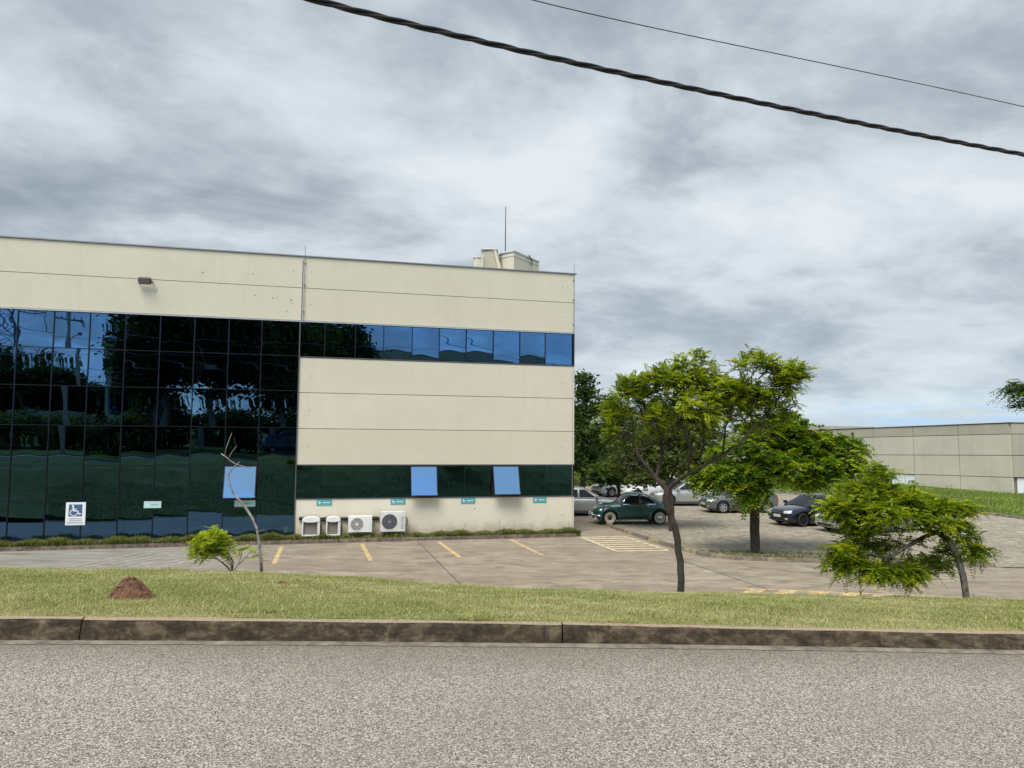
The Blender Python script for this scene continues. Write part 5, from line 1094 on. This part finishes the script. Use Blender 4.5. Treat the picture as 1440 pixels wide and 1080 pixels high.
    for sx in wxs:
        for sg in (1, -1): wheel(root, sx, sg * .655, r, 'vintage', sg)
make_beetle(5.36, 33.55, hd(7), 0.93)
# ------------------------------------------------------------------ the far side of the street (seen in the mirror glass)
gx = np.arange(-120, 121, 4.0); gy = np.r_[-3.36, -4.2, -6, -9, -14, -20, -30, -45, -70, -110, -200]
X, Y = np.meshgrid(gx, gy, indexing='ij'); Y = np.where(Y > -3.5, Y - 0.0042 * np.minimum(X * X, 484), Y - 2.0 * np.minimum(X * X, 484) / 484)
Z = 2.395 + np.clip(-Y - 5, 0, 60) * .045; V = np.stack([X, Y, Z], -1).reshape(-1, 3); ny = len(gy); ii = np.arange(len(gx) - 1)[:, None] * ny + np.arange(ny - 1)[None]
tag(link('hillside', npmesh('hillside', V, np.stack([ii, ii + 1, ii + ny + 1, ii + ny], -1).reshape(-1, 4)), MATS['field'], None, True), kind='structure')
def hz_(y): return 2.395 + min(60, max(0, -y - 5)) * .045
def bigtree(label, x, y, h, w, seed, pal, low=.28, size=(.8, 1.4), n=520, name='street_tree'):
    z = hz_(y); rg_ = np.random.default_rng(seed); b = np.array([x, y, z]); q = rg_.normal(0, 1, (n, 3)); q = unit(q) * rg_.random((n, 1)) ** .45
    T = b + np.array([0, 0, h * (low + (1 - low) / 2)]) + q * np.array([w / 2, w / 2, h * (1 - low) / 2]); T[:, 2] += rg_.normal(0, .3, n)
    seeds = [[b, b + [0.1, 0, h * .2], b + [0, .1, h * .4], b + [.2, 0, h * .7]], [b + [0, .1, h * .35], b + [w * .25, 0, h * .6]], [b + [0, .1, h * .3], b + [-w * .25, 0, h * .55]]]
    return make_tree(name, label, 'tree', b, seeds, T, .26, .02, 'bark_grey', seed, clump=dict(size=size, k=26, flat=.6), pal=pal, jit=.15, seg=.9, sides=5, sag=0, group='trees across the street behind the viewer')
bigtree('tall dense street tree, farthest left of the row mirrored in the glass', -10.2, -11, 12.6, 7.0, 61, DG)
bigtree('tall dense street tree with pale trunk, second of the mirrored row', -6.4, -9.5, 12.8, 7.5, 62, DG)
bigtree('tall dense street tree with pale trunk, third of the mirrored row', -1.4, -9.5, 12.0, 7.5, 63, OG)
bigtree('dense street tree at the right end of the mirrored row', 3.4, -12, 11.3, 7.0, 64, DG)
for k, (x, y, h, w) in enumerate(((-24, -38, 8.6, 7), (-19.5, -42, 8.0, 6), (-28, -40, 8, 7), (-16, -44, 6.6, 7), (-34, -36, 9, 7), (-12, -44, 6.6, 7))):
    bigtree('tree on the far rise across the street, number %s from the pylon' % ('one two three four five six'.split()[k]), x, y, h, w, 70 + k, DG, .1, (.9, 1.5), 240)
for k_, (x_, t_) in enumerate(((-9.5, 'left'), (-3.5, 'middle'), (2.5, 'right'))): bigtree('added wide dark hedge bush under the street trees, %s one of three' % t_, x_, -17, 3.6, 7.5, 90 + k_, DG, .0, (.8, 1.2), 170, 'added_hedge_bush')  # bushes added so the gaps behind the mirrored trees look dark
for k_, (x_, t_) in enumerate(((-25, 'leftmost'), (-20.5, 'second'), (-16.5, 'third'), (-12.6, 'last'))): bigtree('added round dark shrub before the pale garden wall, %s in the row' % t_, x_, -15, 2.3 + .4 * (k_ % 2), 4.6, 95 + k_, OG, .0, (.7, 1.1), 110, 'shrub')  # row added to darken the green bands mirrored in the glass
bigtree('low dark street bush in front of the far building', 22, -30, 5.5, 6, 81, DG, .0, (.8, 1.3), 160, 'bush')
def simple_building(name, label, x0, x1, y0, y1, z0, z1, wallm, bands):
    o = empty(name, ((x0 + x1) / 2, y1, z0), 0, label, 'building'); w = (x1 - x0) / 2; h = z1 - z0
    MB().box(-w, w, y0 - y1, 0, -1, h).build('wall', MATS[wallm], o); MB().box(-w - .1, w + .1, y0 - y1 - .1, .1, h, h + .15).build('coping', MATS['coping'], o)
    for a, b in bands: MB().box(-w + .3, w - .3, .002, .06, a, b).build('window_band', MATS['curtain_glass'], o)
    for k in range(1, int(2 * w / 6)): MB().box(-w + k * 6 - .02, -w + k * 6 + .02, .001, .02, 0, h).build('wall_joint', MATS['seam'], o)
simple_building('office_annex', 'cream block with blue glass across the street behind the trees', -14.3, -9.5, -42, -30, 3.0, 13.6, 'wall', ((3.5, 7.0),))
simple_building('factory', 'long low beige factory on the rise far behind the viewer', 19.5, 64, -80, -60, 4.5, 17.3, 'wall', ((8.6, 9.2),))
MB().box(-22, -15, -25.3, -25, 3, 6.2).build('garden_wall', MATS['concrete'], None, label='pale garden wall below the far trees across the street', cat='wall')
# utility pole and pylon
up_ = empty('utility_pole', (-16.2, -4.6, 2.3), 0, 'concrete utility pole with lamp arm across the street', 'utility pole')
MB().tube([(0, 0, 0), (-.05, 0, 5), (.12, 0, 10.2)], [.19, .16, .12], 10).build('pole', MATS['concrete_dark'], up_, True)
MB().tube([(.1, 0, 8.0), (.5, .4, 8.6), (.8, .7, 8.75)], .03, 6).build('lamp_arm', MATS['mid_grey'], up_)
MB().lathe([(0, .12), (.12, .08), (.16, 0), (.10, -.1), (0, -.12)], 12, 'z', (.8, .7, 8.8)).build('lamp_head', MATS['mid_grey'], up_)
MB().box(-.9, 1.1, -.05, .05, 9.3, 9.4).build('crossarm', MATS['mid_grey'], up_)
for k, x in enumerate((-.8, -.3, .45, .95)): MB().lathe([(0, .2), (.04, .18), (.05, .1), (.03, 0)], 8, 'z', (x, 0, 9.4)).build('insulator', MATS['rust_brown'], up_)
for k, (z, y) in enumerate(((11.8, -4.6), (10.2, -4.5), (9.6, -4.5))):
    pts = [(-60 + i * 6.5, y, z - 1.2 * math.sin(math.pi * ((i * 6.5 + 16) % 44) / 44)) for i in range(20)]
    MB().tube(pts, .014 if k else .02, 5).build('street_wire', MATS['mid_grey'], None, label=('upper', 'middle', 'lowest')[k] + ' street wire on the pole across the road', cat='cable', group='wires along the far side of the street')
py_ = empty('transmission_tower', (-26.0, -60, 4.8), 0, 'steel lattice transmission tower far across the street', 'pylon'); tw = MB(); Hh = 22
def leg(t, sx, sy): w = 2.0 * (1 - t) + .45 * t; return (sx * w, sy * w, Hh * t)
for sx, sy in ((1, 1), (1, -1), (-1, -1), (-1, 1)): tw.tube([leg(0, sx, sy), leg(1, sx, sy)], .08, 4)
lv = [0, .16, .3, .42, .52, .61, .69, .76, .83, .9, 1]; cn = [(1, 1), (1, -1), (-1, -1), (-1, 1)]
for a, b in zip(lv, lv[1:]):
    for i in range(4):
        p, q = cn[i], cn[(i + 1) % 4]; tw.tube([leg(a, *p), leg(b, *q)], .045, 4); tw.tube([leg(a, *q), leg(b, *p)], .045, 4); tw.tube([leg(b, *p), leg(b, *q)], .045, 4)
for z in (.62, .80, .97):
    for s_ in (1, -1):
        zz = Hh * z; 
        for dz in (0, 1.1):
            for sy in (.5, -.5): tw.tube([(s_ * .6, sy, zz + dz), (s_ * 4.6, 0, zz + .55)], .05, 4)
        for k in range(4): tw.tube([(s_ * (1 + k), .3, zz + .1 * k), (s_ * (1.5 + k), .3, zz + 1 - .12 * k)], .035, 4)
        tw.tube([(s_ * 4.5, 0, zz + .5), (s_ * 4.5, 0, zz - .9)], .06, 5)
tw.build('lattice', MATS['mid_grey'], py_)
